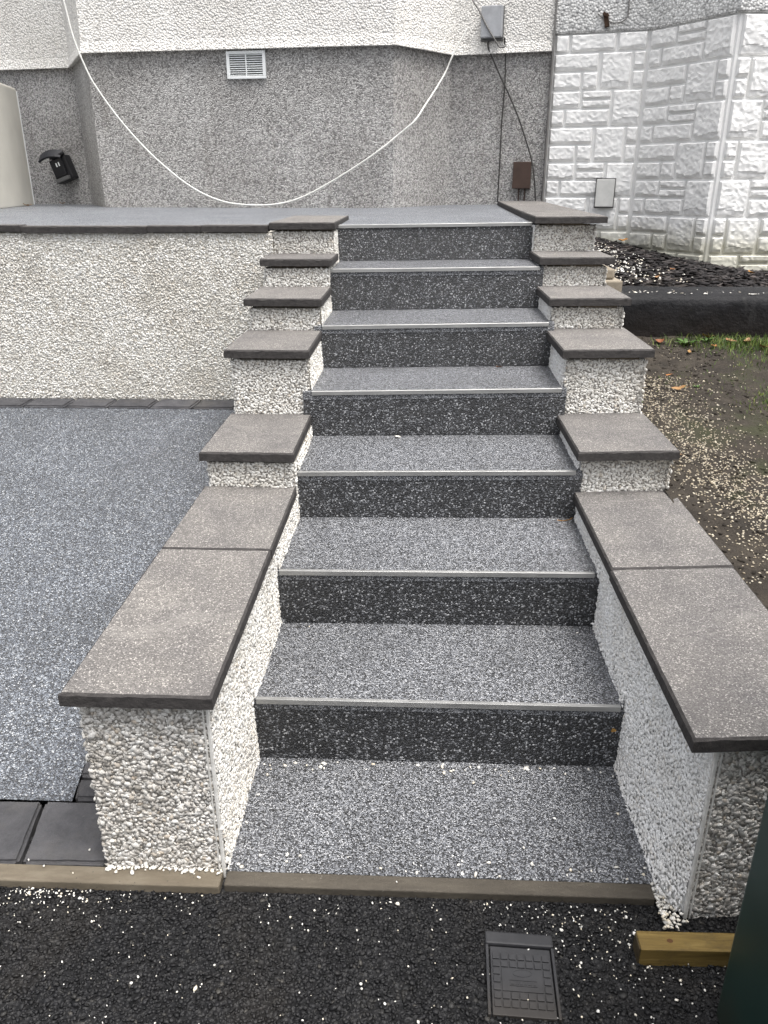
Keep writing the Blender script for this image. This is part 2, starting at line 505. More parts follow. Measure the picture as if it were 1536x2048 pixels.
mr.inputs[3].default_value = .95; mr.inputs[4].default_value = 0
n.link(n.math('ADD', yy, n.math('MULTIPLY', n.noise(22, 6, .7), .05)), mr.inputs[0])
n.color(n.mix(mr.outputs[0], c, (.032, .026, .020))); M['cover'] = n.m
n = NT('tan_stone', .85, .3)
n.color(n.ramp(n.noise(16, 6, .7), [(.3, (.17, .14, .105)), (.7, (.31, .275, .22))])); n.bump(n.noise(30, 6), .5, .006); M['tan'] = n.m

# ------------------------------------------------------------------ setting: ground, road
ground = pyobj('ground', [(-60, -60, -.12), (60, -60, -.12), (60, 60, -.12), (-60, 60, -.12)], [(0, 1, 2, 3)], M['tar'])
tag(ground, kind='structure')
road = pyobj('road', [(-9, -8, -.018), (9, -8, -.018), (9, -.4, -.018), (-9, -.4, -.018)], [(0, 1, 2, 3)], M['tar'])
tag(road, kind='structure')
p = hexpts(-1.35, 1.0, -1.02, -.535, .0074, .65)
zt = -.018 + rng.uniform(-.002, .0025, len(p))
ok = ~((p[:, 0] > .112) & (p[:, 0] < .252) & (p[:, 1] > -.784) & (p[:, 1] < -.616))
st = stones('road_stones', np.column_stack([p, zt])[ok], np.array([0, 0, 1.]), (.0022, .0062), (.0020, .0048), (.0011, .0025), M['tar_stone'], road, .5, .45, False, .3)
tag(st, kind='stuff')


# ------------------------------------------------------------------ driveway
def drive_z(y): return max(0.0, 0.38 * (y + .3) / 2.27) if y < 1.97 else .38


V, F = [], []
ys = [-.3075, -.2, -.1, 0, .25, .5, 1, 1.5, 1.872]
outline = [(-.302, -.846), (-.24, -.850), (-.17, -.853), (-.10, -.70)]
drv = bmesh.new()
rows = []
for y in ys:
    xr = -.84 if y <= -.25 else (-.85 if y < -.15 else (-.68 if y >= -.1 else -.8))
    rows.append([drv.verts.new((x, y, drive_z(y) + .002)) for x in (-7, -4, -2, -1.2, xr)])
for a, b in zip(rows, rows[1:]):
    for k in range(4): drv.faces.new((a[k], a[k + 1], b[k + 1], b[k]))
driveway = bmobj('driveway', drv, M['resin_drive'])
tag(driveway, kind='structure')


def paver(x0, x1, y0, y1, zf, parent, cut=None, th=.06):
    """a paving block with worn rounded edges; zf(y) is the finished height"""
    bm = bmesh.new()
    pts = [(x0, y0), (x1, y0), (x1, y1), (x0, y1)] if cut is None else cut
    lo = [bm.verts.new((x, y, zf(y) - th)) for x, y in pts]
    hi = [bm.verts.new((x, y, zf(y))) for x, y in pts]
    bm.faces.new(lo[::-1]); top = bm.faces.new(hi)
    for k in range(len(pts)):
        k2 = (k + 1) % len(pts); bm.faces.new((lo[k], lo[k2], hi[k2], hi[k]))
    bmesh.ops.bevel(bm, geom=list(top.edges) + [e for e in bm.edges if abs(e.verts[0].co.z - e.verts[1].co.z) > .03], offset=.007, segments=3, affect='EDGES')
    bmesh.ops.subdivide_edges(bm, edges=[e for e in bm.edges if e.calc_length() > .05], cuts=7, use_grid_fill=True)
    for v in bm.verts:
        p_ = v.co
        v.co = p_ + Vector((.0022 * noise.noise(p_ * 45), .0022 * noise.noise(p_ * 45 + Vector((9, 2, 0))), .0016 * noise.noise(p_ * 30 + Vector((1, 7, 3)))))
    return bmobj('block', bm, M['block'], parent)


x = -.693
paver(0, 0, 0, 0, lambda y: 0.0, driveway, [(-.876, -.490), (-.692, -.486), (-.692, -.302), (-.905, -.304)])
paver(0, 0, 0, 0, lambda y: 0.001, driveway, [(-1.09, -.494), (-.884, -.491), (-.913, -.306), (-1.12, -.309)])
for k in range(6):
    paver(0, 0, 0, 0, lambda y: .001, driveway, [(-1.305 - .21 * k, -.496), (-1.098 - .21 * k, -.494), (-1.128 - .21 * k, -.309), (-1.335 - .21 * k, -.311)])
paver(0, 0, 0, 0, lambda y: drive_z(y) + .001, driveway, [(-.838, -.297), (-.692, -.296), (-.692, -.238), (-.849, -.238)])
paver(0, 0, 0, 0, lambda y: drive_z(y) + .003, driveway, [(-.851, -.232), (-.692, -.232), (-.692, -.125), (-.79, -.12), (-.855, -.175)])
for k in range(14):
    x1 = -.69 - .205 * k
    dx = .03
    paver(0, 0, 0, 0, lambda y: drive_z(y) + .012, driveway, [(x1 - .200, 1.872), (x1 - .005, 1.872), (x1 - .005 + dx, 1.966), (x1 - .200 + dx, 1.966)])

# ------------------------------------------------------------------ staircase
SY = [-.133, .237, .623, 1.009, 1.388, 1.785, 2.159]
SDY = [-.002, .011, .019, .020, .017, .003, .003]
SZ = [0, .184, .355, .515, .682, .849, 1.021, 1.181]
SDZ = [0, .0025, .003, .008, .014, .015, .012, .012]
XC = .032
def yy_(i, x): return SY[i] + SDY[i] * (x - XC) / .9
def zz_(i, x): return SZ[i] + SDZ[i] * (x - XC) / .9


def in_l(y): return -.431 + .017 * max(0, min(1, (y + .25) / .8))
def in_r(y): return .486 + .012 * max(0, y) / 2.1 + .040 * max(0, min(1, (-.12 - y) / .42)) ** 1.3


stair = empty('staircase', (.03, -.49, 0))
tag(stair, 'flight of seven grey speckled aggregate steps with metal nosings between white walls', 'staircase')
XA = -.436
TREAD = {}
for i in range(8):                      # tread 0 is the pad at the foot of the flight
    y0 = (lambda x: -.494) if i == 0 else (lambda x, i=i: yy_(i - 1, x) - .002)
    if i == 7: break
    y1 = (lambda x, i=i: yy_(i, x) + .02)
    V, F = [], []
    nx = 24
    for k in range(nx + 1):
        x = XA + (in_r(SY[i - 1] if i else -.50) + .006 - XA) * k / nx
        t = zz_(i, x)
        w1 = .0012 * noise.noise((x * 6, i * 3.1, 0))
        V += [(x, y0(x), t - .03), (x, y0(x), t + w1 - .002), (x, y0(x) + .004, t + w1), (x, y1(x), t + w1), (x, y1(x), t - .03)]
    for k in range(nx):
        for q in range(4):
            F.append((k * 5 + q, k * 5 + q + 1, k * 5 + q + 6, k * 5 + q + 5))
    F.append((0, 1, 2, 3, 4)); F.append(tuple(5 * nx + q for q in (4, 3, 2, 1, 0)))
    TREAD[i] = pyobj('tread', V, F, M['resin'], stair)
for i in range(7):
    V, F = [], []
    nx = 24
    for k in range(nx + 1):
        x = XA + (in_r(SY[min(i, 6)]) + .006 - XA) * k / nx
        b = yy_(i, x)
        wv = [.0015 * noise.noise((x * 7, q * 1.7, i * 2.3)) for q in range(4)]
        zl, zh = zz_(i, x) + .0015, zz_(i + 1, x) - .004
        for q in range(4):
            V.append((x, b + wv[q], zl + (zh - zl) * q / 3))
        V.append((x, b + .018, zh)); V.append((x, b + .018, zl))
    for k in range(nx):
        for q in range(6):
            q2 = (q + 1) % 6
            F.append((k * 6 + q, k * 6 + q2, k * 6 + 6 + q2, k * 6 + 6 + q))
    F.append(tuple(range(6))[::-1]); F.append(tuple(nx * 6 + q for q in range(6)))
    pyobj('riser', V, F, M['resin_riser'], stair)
    # aluminium angle
    xl, xr = (-.419, -.412, -.409, -.404, -.404, -.409, -.417)[i], (.474, .470, .474, .479, .477, .484, .490)[i]
    V, F = [], []
    lip = .0145
    for k in range(13):
        x = xl + (xr - xl) * k / 12
        b = yy_(i, x); t = zz_(i + 1, x) + .0015 + .0006 * noise.noise((x * 4, i * 5.0, 3))
        V += [(x, b - .006, t - lip), (x, b - .006, t - .001), (x, b - .0052, t), (x, b + .004, t), (x, b + .004, t - .003), (x, b - .003, t - .003), (x, b - .003, t - lip)]
    for k in range(12):
        for q in range(7):
            q2 = (q + 1) % 7
            F.append((k * 7 + q, k * 7 + q2, k * 7 + 7 + q2, k * 7 + 7 + q))
    F.append(tuple(range(7))[::-1]); F.append(tuple(84 + q for q in range(7)))
    pyobj('nosing', V, F, M['alu'], TREAD.get(i + 1, stair))
    # stray drops of resin and grit stuck to the strip are part of the aggregate

# landing in front of the house
V, F = [], []
def land_z(x): return 1.181 + .013 * max(-.45, min(.55, x)) - .0008
xs = [-6, -3, -2, -1.2, -.72, -.45, -.2, .1, .4, .56, .78]
for x in xs:
    yf = yy_(6, x) + .003 if -.75 < x < .6 else 2.03
    yb = 7.0
    V += [(x, yf, land_z(x)), (x, 3.2, land_z(x) + .001), (x, yb, land_z(x) + .004)]
for k in range(len(xs) - 1):
    for q in range(2): F.append((k * 3 + q, k * 3 + 3 + q, k * 3 + 4 + q, k * 3 + 1 + q))
landing = pyobj('landing', V, F, M['resin_landing'])
tag(landing, kind='structure')


# ------------------------------------------------------------------ coping slabs
def slab(x0, x1, y0, y1, z, parent, th=.029, skew=0.0, seed=0, tilt=(0, 0), name='coping_slab', xs=0.0):
    """x0..x1, front y0, back y1 (skew: extra y per metre of x), worn arrises"""
    nx = max(6, int((x1 - x0) / .012)); ny = max(6, int((y1 - y0) / .016))
    V, F, fm = [], [], []
    e = .005
    def at(u, v, dz=0.0, inset=0.0):
        x = x0 + inset + (x1 - x0 - 2 * inset) * u
        y = y0 + inset + (y1 - y0 - 2 * inset) * v + skew * (x - x0)
        x += xs * (y - y0)
        zz = z + dz + tilt[0] * (x - x0) + tilt[1] * (y - y0)
        return (x, y, zz)
    for j in range(ny + 1):
        for i in range(nx + 1):
            x, y, zz = at(i / nx, j / ny, 0, e)
            V.append((x, y, zz + .0012 * noise.noise((x * 22 + seed, y * 22, 0))))
    for j in range(ny):
        for i in range(nx):
            a = j * (nx + 1) + i
            F.append((a, a + 1, a + nx + 2, a + nx + 1)); fm.append(0)
    ring = [(i, 0) for i in range(nx)] + [(nx, j) for j in range(ny)] + [(i, ny) for i in range(nx, 0, -1)] + [(0, j) for j in range(ny, 0, -1)]
    base = len(V); L = len(ring)
    for (i, j) in ring:
        x, y, zz = at(i / nx, j / ny)
        a = noise.noise((x * 38 + seed * 3, y * 38, 1.3)); b = noise.noise((x * 95, y * 95 + seed, 7.7))
        V.append((x + .0006 * b, y + .0006 * a, zz - .0035 - .005 * abs(a) - .0025 * b))
    for (i, j) in ring:
        x, y, zz = at(i / nx, j / ny)
        a = noise.noise((x * 50 + seed, y * 50, 4.2))
        V.append((x + .0012 * a, y + .0012 * a, zz - th * .55))
    for (i, j) in ring:
        x, y, zz = at(i / nx, j / ny)
        a = noise.noise((x * 60 + seed, y * 60, 9.2))
        V.append((x, y, zz - th + .0012 * a))
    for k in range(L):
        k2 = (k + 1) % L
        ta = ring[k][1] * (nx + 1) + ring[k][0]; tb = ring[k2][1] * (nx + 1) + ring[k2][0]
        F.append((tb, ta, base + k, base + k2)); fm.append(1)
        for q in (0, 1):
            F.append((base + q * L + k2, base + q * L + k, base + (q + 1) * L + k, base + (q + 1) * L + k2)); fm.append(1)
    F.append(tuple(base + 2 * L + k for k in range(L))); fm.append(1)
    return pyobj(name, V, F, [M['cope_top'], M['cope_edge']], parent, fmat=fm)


# (inner x, outer x, front, back, top z) measured down each side
LCOP = [(-.410, -.705, -.528, .118, .470), (-.409, -.704, .1225, .585, .470), (-.409, -.706, .562, 1.010, .590), (-.407, -.706, .985, 1.395, .824),
        (-.402, -.706, 1.362, 1.745, .948), (-.396, -.702, 1.718, 2.010, 1.063), (-.405, -.700, 1.972, 2.74, 1.196)]
RCOP = [(.470, .792, -.587, .086, .446), (.474, .796, .092, .650, .446), (.470, .788, .596, 1.040, .592), (.471, .793, 1.008, 1.455, .826),
        (.476, .797, 1.408, 1.83, .946), (.482, .803, 1.772, 2.14, 1.066), (.490, .818, 2.06, 2.74, 1.217)]
LP = [-.492, None, .583, 1.010, 1.388, 1.738, 1.996]      # faces of the step-ups under each slab
RP = [-.560, None, .640, 1.044, 1.442, 1.806, 2.112]
TH = .029


def profile(cop, fronts, yend):
    """stepped outline of the wall top: list of (y, z) from the front to the back"""
    out = []
    for c, f in zip(cop, fronts):
        if f is None: continue
        zt_ = c[4] - TH - .0105
        out.append((f, zt_))
    prof = []
    for k, (f, zt_) in enumerate(out):
        nxt = out[k + 1][0] if k + 1 < len(out) else yend
        prof.append((f, nxt, zt_))
    return prof


def tread_z(y):
    z = 0.0
    for i in range(7):
        if y > SY[i]: z = SZ[i + 1]
    return z


def cheek(name, label, cop, fronts, yend, inner, outer, zbase, side, mats, skew):
    root = empty(name, ((inner(0) + outer) / 2, fronts[0], 0))
    tag(root, label, 'wall')
    prof = profile(cop, fronts, yend)
    # body: one strip of columns along y, inner face follows inner(y)
    bm = bmesh.new()
    mi = {'in': 0, 'fr': 1}
    for f, b, zt_ in prof:
        ny = max(3, int((b - f) / .05))
        ysl = [f + (b - f) * k / ny for k in range(ny + 1)]
        cols = []
        for y in ysl:
            zb = zbase(y)
            cols.append([bm.verts.new((inner(y), y, zb)), bm.verts.new((inner(y), y, zt_)), bm.verts.new((outer, y + skew * abs(outer - inner(y)), zt_)), bm.verts.new((outer, y + skew * abs(outer - inner(y)), zb))])
        for a, b2 in zip(cols, cols[1:]):
            for q in range(3):
                fc = bm.faces.new((a[q], a[q + 1], b2[q + 1], b2[q])); fc.material_index = 0
        fc = bm.faces.new(cols[0]); fc.material_index = 1
        bm.faces.new(cols[-1][::-1])
    body = bmobj('render_body', bm, mats[:2], root)
    # spar chips on the inner face
    s = .0069
    q = hexpts(fronts[0] + .004, yend, -.05, 1.22, s, .6)
    keep = np.zeros(len(q), bool)
    for f, b, zt_ in prof:
        keep |= (q[:, 0] >= f + .004) & (q[:, 0] < b) & (q[:, 1] < zt_ - .003)
    tz = np.array([tread_z(y) for y in q[:, 0]])
    keep &= q[:, 1] > np.where(q[:, 0] > -.49, tz - .012, -.04)
    q = q[keep]
    xi = np.array([inner(y) for y in q[:, 0]])
    tz = tz[keep]
    # render is thrown on thicker towards each tread
    h = q[:, 1] - tz
    thick = .005 * np.exp(-np.maximum(h, 0) / .05) + .0025 * np.array([noise.noise((y * 7, z * 7, side * 3.)) for y, z in q])
    if side > 0:
        fl = np.clip((-.12 - q[:, 0]) / .42, 0, 1) * np.clip((q[:, 0] + .562) / .055, 0, 1)
        thick += .034 * fl * np.exp(-np.maximum(h, 0) / .07)
    sx = -side
    pts = np.column_stack([xi + sx * (thick + .001), q[:, 0], q[:, 1]])
    o = stones('spar_chips', pts, np.array([sx, 0, 0.]), (.0036, .0074), (.0030, .0048), (.0014, .0026), mats[2], root, .3, .5)
    tag(o, kind='stuff')
    # solid bed behind the thickened base so no gap shows
    if side > 0:
        V, F = [], []
        yl = np.linspace(fronts[0] + .004, .0, 22)
        for y in yl:
            for h_ in (-.06, 0, .03, .07, .13, .22):
                fl = min(1, max(0, (-.12 - y) / .42)) * min(1, max(0, (y + .562) / .055))
                V.append((inner(y) - .034 * fl * math.exp(-max(h_, 0) / .07) + .002, y, h_ + (0 if y < SY[0] else .184)))
        for a in range(21):
            for q_ in range(5):
                F.append((a * 6 + q_, a * 6 + q_ + 1, a * 6 + q_ + 7, a * 6 + q_ + 6))
        pyobj('render_base', V, F, mats[0], root)
    # spar chips on the faces of the step-ups
    P_, k0 = [], 0
    for k, (f, b, zt_) in enumerate(prof):
        zb = -.03 if k == 0 else prof[k - 1][2] + TH
        xa, xb = (min(inner(f), outer), max(inner(f), outer))
        q = hexpts(xa + .003, xb - .003, zb, zt_ - .003, .0072, .65)
        pp = np.column_stack([q[:, 0], np.full(len(q), f) + skew * np.abs(q[:, 0] - inner(f)) - .001, q[:, 1]])
        if k == 0:
            o = stones('front_spar_chips', pp, np.array([0, -1., 0]), (.0042, .0086), (.0030, .0054), (.0016, .0029), mats[3], root, .45, .4)
            tag(o, kind='stuff')
        else: P_.append(pp)
    o = stones('step_spar_chips', np.concatenate(P_), np.array([0, -1., 0]), (.0036, .0074), (.0030, .0048), (.0014, .0026), mats[4], root, .3, .5)
    tag(o, kind='stuff')
    # outer face, coarser
    q = hexpts(fronts[0], yend, -.05, 1.2, .014, .6)
    keep = np.zeros(len(q), bool)
    for f, b, zt_ in prof: keep |= (q[:, 0] >= f) & (q[:, 0] < b) & (q[:, 1] < zt_ - .003)
    keep &= q[:, 1] > np.array([zbase(y) + .03 for y in q[:, 0]])
    q = q[keep]
    o = stones('outer_spar_chips', np.column_stack([np.full(len(q), outer) + side * .001, q]), np.array([side, 0, 0.]), (.006, .010), (.005, .0075), (.0028, .0042), mats[4], root, .3, .5)
    tag(o, kind='stuff')
    # corner bead up the front inner corner
    f, b, zt_ = prof[0]
    xb = inner(f)
    bd = box_bm(xb - .0035, xb + .0035, f - .0065, f + .002, -.03, zt_ - .001, .0012, 1)
    bmobj('corner_bead', bd, M['bead'], root)
    bd = box_bm(xb + side * .009 - .0015, xb + side * .009 + .0015, f - .0055, f + .002, -.03, zt_ - .001)
    bmobj('corner_bead', bd, M['bead'], root)
    for k, (a, b_, y0, y1, z) in enumerate(cop):
        slab(min(a, b_), max(a, b_), y0, y1, z, root, TH, skew if side > 0 else 0.0, seed=k * 2.7 + side, xs=.022 if (side > 0 and k == 6) else 0.0)
        if fronts[k] is not None:          # mortar bed between slab and render
            xa, xb2 = sorted((inner(fronts[k]) + side * .012, outer - side * .025))
            box('mortar_bed', xa, xb2, max(fronts[k] + .010, y0 + .03), y1 - .03, z - TH - .0115, z - TH - .0004, M['mortar_bed'], root)
    return root


cheek('stair_wall', 'cream pebble-dashed stepped wall with dark coping on the driveway side of the steps', LCOP, LP, 2.74, in_l, -.685, lambda y: -.05, -1,
      [M['mortar_cream'], M['mortar_grey'], M['chip_cream'], M['chip_grey'], M['chip_cream']], 0.0)
wall_r = cheek('stair_wall', 'white pebble-dashed stepped wall with dark coping between steps and bare soil', RCOP, RP, 4.9, in_r, .772, lambda y: -.05, 1,
      [M['mortar_white'], M['mortar_grey'], M['chip_white'], M['chip_grey'], M['chip_cream']], .085)
slab(.505, .835, 2.745, 3.75, 1.217, wall_r, TH, .1, 31, (0, .002), xs=.031)
slab(.537, .868, 3.755, 4.83, 1.219, wall_r, TH, .1, 37, (0, .002), xs=.031)

# ------------------------------------------------------------------ terrace wall along the driveway
tw = empty('terrace_wall', (-1.7, 1.97, .35))
tag(tw, 'long cream pebble-dashed retaining wall with thin dark coping behind the driveway', 'wall')
box('render_body', -6, -.69, 1.975, 2.15, .2, 1.152, M['mortar_cream'], tw)
q = hexpts(-2.35, -.688, .39, 1.150, .0076, .6)
o = stones('spar_chips', np.column_stack([q[:, 0], np.full(len(q), 1.974), q[:, 1]]), np.array([0, -1., 0]), (.0038, .0072), (.0032, .0050), (.0013, .0024), M['chip_cream'], tw, .3, .5)
tag(o, kind='stuff')
xe = [-6.0, -4.8, -4.2, -3.6, -3.0, -2.4, -1.822, -1.248, -1.004, -.704]
for k, (a, b) in enumerate(zip(xe, xe[1:])):
    slab(a + .0015, b - .0015, 1.958 + .003 * (k % 2), 2.035, 1.1835 + .002 * ((k * 7) % 3 - 1), tw, .029, 0, 50 + k * 1.7)

# ------------------------------------------------------------------ concrete edging along the road
for k, (a, b, lab) in enumerate(((-2.6, -.432, 'sandy brown concrete edging strip below the charcoal blocks'), (-.424, .474, 'dark brown concrete edging strip at the foot of the steps'))):
    y0, y1 = (-.5415, -.497) if k == 0 else (-.534, -.4955)
    bm = box_bm(a, b, y0, y1, -.11, .001 if k else .003, .004, 3)
    bmesh.ops.bisect_plane(bm, geom=list(bm.verts) + list(bm.edges) + list(bm.faces), plane_co=((a + b) / 2, 0, 0), plane_no=(1, 0, 0))
    o = bmobj('edging_kerb', bm, M['edging' if k == 0 else 'edging_dark'])
    tag(o, lab, 'kerb')

# ------------------------------------------------------------------ house
HP = [(-7.0, 6.40), (-3.615, 5.792), (-2.928, 5.667), (-2.508, 4.867), (-.226, 4.611), (.206, 5.143), (.929, 4.954)]
def offset_chain(P, d):
    out = []
    for i, p in enumerate(P):
        ns = []
        for a, b in ((i - 1, i), (i, i + 1)):
            if a < 0 or b >= len(P): continue
            e = Vector((P[b][0] - P[a][0], P[b][1] - P[a][1])).normalized()
            ns.append(Vector((e.y, -e.x)))
        m_ = sum(ns, Vector((0, 0))) / len(ns)
        m_ = m_ / max(m_.length_squared, .3)
        out.append((p[0] + m_.x * d, p[1] + m_.y * d))
    return out


def skirt(name, P, levels, mat, parent):
    """levels: list of (z, outward offset)"""
    V, F = [], []
    for z, d in levels:
        V += [(x, y, z) for x, y in offset_chain(P, d)]
    n_ = len(P)
    for a in range(len(levels) - 1):
        for k in range(n_ - 1):
            F.append((a * n_ + k, a * n_ + k + 1, (a + 1) * n_ + k + 1, (a + 1) * n_ + k))
    return pyobj(name, V, F, mat, parent)


house = empty('house', (-1.3, 5.2, 1.18))
tag(house, 'bay-fronted house wall, white roughcast above a grey dashed plinth', 'house')
skirt('plinth', HP, [(1.0, 0), (2.26, 0)], M['plinth'], house)
skirt('upper_wall', HP, [(2.250, -.01), (2.234, .040), (2.238, .046), (2.26, .040), (2.31, .030), (2.45, .026), (5.2, .026)], M['upper'], house)

# neighbour's house
nb = empty('neighbour_house', (1.7, 4.6, .9))
tag(nb, 'white painted house wall faced with rough ashlar stones, roughcast above', 'house')
NP = [(.931, 4.9535), (1.587, 4.782), (1.982, 4.171), (5.0, 4.36)]
ZT = 2.343
skirt('stone_backing', NP, [(.5, -.004), (2.36, -.004)], M['stone'], nb)
skirt('upper_wall', NP, [(2.345, -.01), (2.345, .012), (2.355, .022), (2.40, .024), (5.2, .024)], M['nb_dash'], nb)
HALF = 'half'
MODA = [(0, 0, .49, 1), (0, 1, .31, 1), (.33, 1, .165, 1), (.525, 0, .325, 2), (.87, 0, .125, 1), (.87, 1, .125, 1),
        (0, 2, .32, 1), (.34, 2, .32, HALF), (.685, 2, .31, 2), (0, 3, .15, 1), (.17, 3, .49, 1)]
RH = .1215


def rock(o3, eu, en, u0, u1, z0, z1, seed, parent):
    """rock-faced block on the plane through o3 with along-wall eu and normal en"""
    nu = max(8, int((u1 - u0) / .0085)); nz = max(6, int((z1 - z0) / .0085))
    V, F = [], []
    for j in range(nz + 1):
        for i in range(nu + 1):
            fu, fz = i / nu, j / nz
            u = u0 + (u1 - u0) * fu; z = z0 + (z1 - z0) * fz
            eu_ = min(fu, 1 - fu) * (u1 - u0); ez = min(fz, 1 - fz) * (z1 - z0)
            fall = min(1, .25 + eu_ / .008) * min(1, .25 + ez / .008)
            r1 = noise.noise((u * 8 + seed * 5.1, z * 9, seed)); r2 = noise.noise((u * 40, z * 46, seed * 2.3))
            r3 = noise.noise((u * 7 + seed * 3.1, 2.2, seed)); r4 = noise.noise((u * 17, z * 21, seed * 1.3))
            edge = .16 + .14 * r3                                   # hewn away below a wavering ridge
            ridge = 1 if fz > edge else .30 + .5 * fz / max(.04, edge)
            wr = 1 - abs(noise.noise((u * 24 + seed, z * 30 + u * 9, seed * 1.7))) * 2
            d = .002 + fall * max(.006, (.019 + .003 * r1) * ridge + .0022 * r2 + .0022 * r4 + .0032 * wr)
            p = o3 + eu * u + en * d
            V.append((p.x, p.y, z))
    for j in range(nz):
        for i in range(nu):
            a = j * (nu + 1) + i
            F.append((a, a + 1, a + nu + 2, a + nu + 1))
    ring = [(i, 0) for i in range(nu)] + [(nu, j) for j in range(nz)] + [(i, nz) for i in range(nu, 0, -1)] + [(0, j) for j in range(nz, 0, -1)]
    b = len(V)
    for i, j in ring:
        q = V[j * (nu + 1) + i]
        V.append((q[0] - en.x * .016, q[1] - en.y * .016, q[2]))
    for k in range(len(ring)):
        k2 = (k + 1) % len(ring)
        F.append((ring[k2][1] * (nu + 1) + ring[k2][0], ring[k][1] * (nu + 1) + ring[k][0], b + k, b + k2))
    return pyobj('stone', V, F, M['stone'], parent)


sd = 0
for face, (a, b) in enumerate(zip(NP, NP[1:])):
    A_ = Vector((a[0], a[1], 0)); B_ = Vector((b[0], b[1], 0))
    Lf = (B_ - A_).length; eu = (B_ - A_).normalized(); en = Vector((eu.y, -eu.x, 0))
    mod = Lf - .035 if face < 2 else .66
    reps = 1 if face < 2 else 2
    shift = (1, 2, 2)[face]                       # rows already used up at the top
    for rep in range(reps):
        for cyc in range(-1, 5):
            for (mu, row, mw_, hh) in MODA:
                if face == 2: mu = 1 - mu - mw_
                r_ = cyc * 4 + row + shift + (0 if face else 0)
                items = [(r_, 1 if hh == HALF else hh, mu, mw_)] if hh != HALF else [(r_, .5, mu, mw_), (r_ + .5, .5, mu, mw_)]
                for (rr, hr, mu_, mwid) in items:
                    z1 = ZT - rr * RH - .008; z0 = ZT - (rr + hr) * RH + .008
                    if z1 > ZT: z1 = ZT - .006
                    if z0 < .5 or z1 - z0 < .03: continue
                    u0 = .02 + (rep + mu_) * mod + .002; u1 = .02 + (rep + mu_ + mwid) * mod - .002
                    if u1 > Lf - .002: continue
                    sd += 1
                    rock(A_, eu, en, u0, u1, z0, z1, sd * .77, nb)

box('joint_sealant', .922, .934, 4.905, 4.96, 1.1, 5.2, M['cable_grey'], nb)

# ------------------------------------------------------------------ things on the house
# louvred vent
e_m = Vector((2.282, -.256, 0)).normalized(); n_m = Vector((e_m.y, -e_m.x, 0))
def on_main(u, d, z, o=Vector((-1.434, 4.747, 0))): q = o + e_m * u + n_m * d; return (q.x, q.y, z)


def obox(name, o, eu, en, u0, u1, d0, d1, z0, z1, mat, parent=None, bev=0, tilt=0.0):
    """box on a wall: u along it, d out of it"""
    bm = box_bm(u0, u1, -d1, -d0, z0, z1, bev)
    for v in bm.verts:
        u, d, z = v.co.x, -v.co.y, v.co.z
        if tilt:
            uc, zc = (u0 + u1) / 2, (z0 + z1) / 2
            du, dz = u - uc, z - zc
            u, z = uc + du * math.cos(tilt) - dz * math.sin(tilt), zc + du * math.sin(tilt) + dz * math.cos(tilt)
        q = o + eu * u + en * d
        v.co = (q.x, q.y, z)
    return bmobj(name, bm, mat, parent)


O_ = Vector((-1.434, 4.747, 0))
vent = empty('air_vent', (-1.29, 4.71, 2.04))
tag(vent, 'white plastic louvred vent on the grey plinth', 'vent')
obox('backing', O_, e_m, n_m, .01, .28, -.01, .004, 2.058, 2.222, M['dark_gap'], vent)
fr = [(0, .290, 2.208, 2.228), (0, .290, 2.050, 2.068), (0, .022, 2.068, 2.208), (.268, .290, 2.068, 2.208)]
for a, b, z0, z1 in fr: obox('frame', O_, e_m, n_m, a, b, 0, .022, z0, z1, M['pvc'], vent, .003)
obox('mullion', O_, e_m, n_m, .1415, .1485, .004, .018, 2.068, 2.208, M['pvc'], vent)
for k in range(10):
    zc = 2.074 + k * .01408
    bm = bmesh.new()
    pr = [(.003, zc + .006), (.003, zc + .0075), (.017, zc - .0005), (.017, zc - .0025)]
    V = []
    for u in (.022, .268):
        for d, z in pr: V.append(Vector(on_main(u, d, z)))
    vv = [bm.verts.new(q) for q in V]
    for q in range(4): bm.faces.new((vv[q], vv[(q + 1) % 4], vv[4 + (q + 1) % 4], vv[4 + q]))
    bm.faces.new(vv[:4]); bm.faces.new(vv[4:])
    bmobj('slat', bm, M['pvc'], vent)

# white drooping cable
wc = tube('white_cable', [(-2.66, 4.835, 2.9), (-2.605, 4.822, 2.571), (-2.567, 4.818, 2.336), (-2.509, 4.812, 2.158), (-2.444, 4.806, 2.02), (-2.269, 4.788, 1.774),
     (-2.041, 4.764, 1.532), (-1.784, 4.737, 1.332), (-1.555, 4.712, 1.229), (-1.341, 4.688, 1.198), (-1.105, 4.662, 1.205), (-.89, 4.638, 1.262),
     (-.62, 4.608, 1.396), (-.358, 4.58, 1.55), (-.178, 4.6, 1.681), (-.073, 4.60, 1.763), (.0, 4.74, 1.872), (.074, 4.88, 1.985), (.150, 4.98, 2.11), (.200, 4.99, 2.218), (.255, 5.01, 2.315), (.304, 5.03, 2.400)], .0065, M['cable_white'])
tag(wc, 'long white cable drooping in a loop across the grey plinth', 'cable')

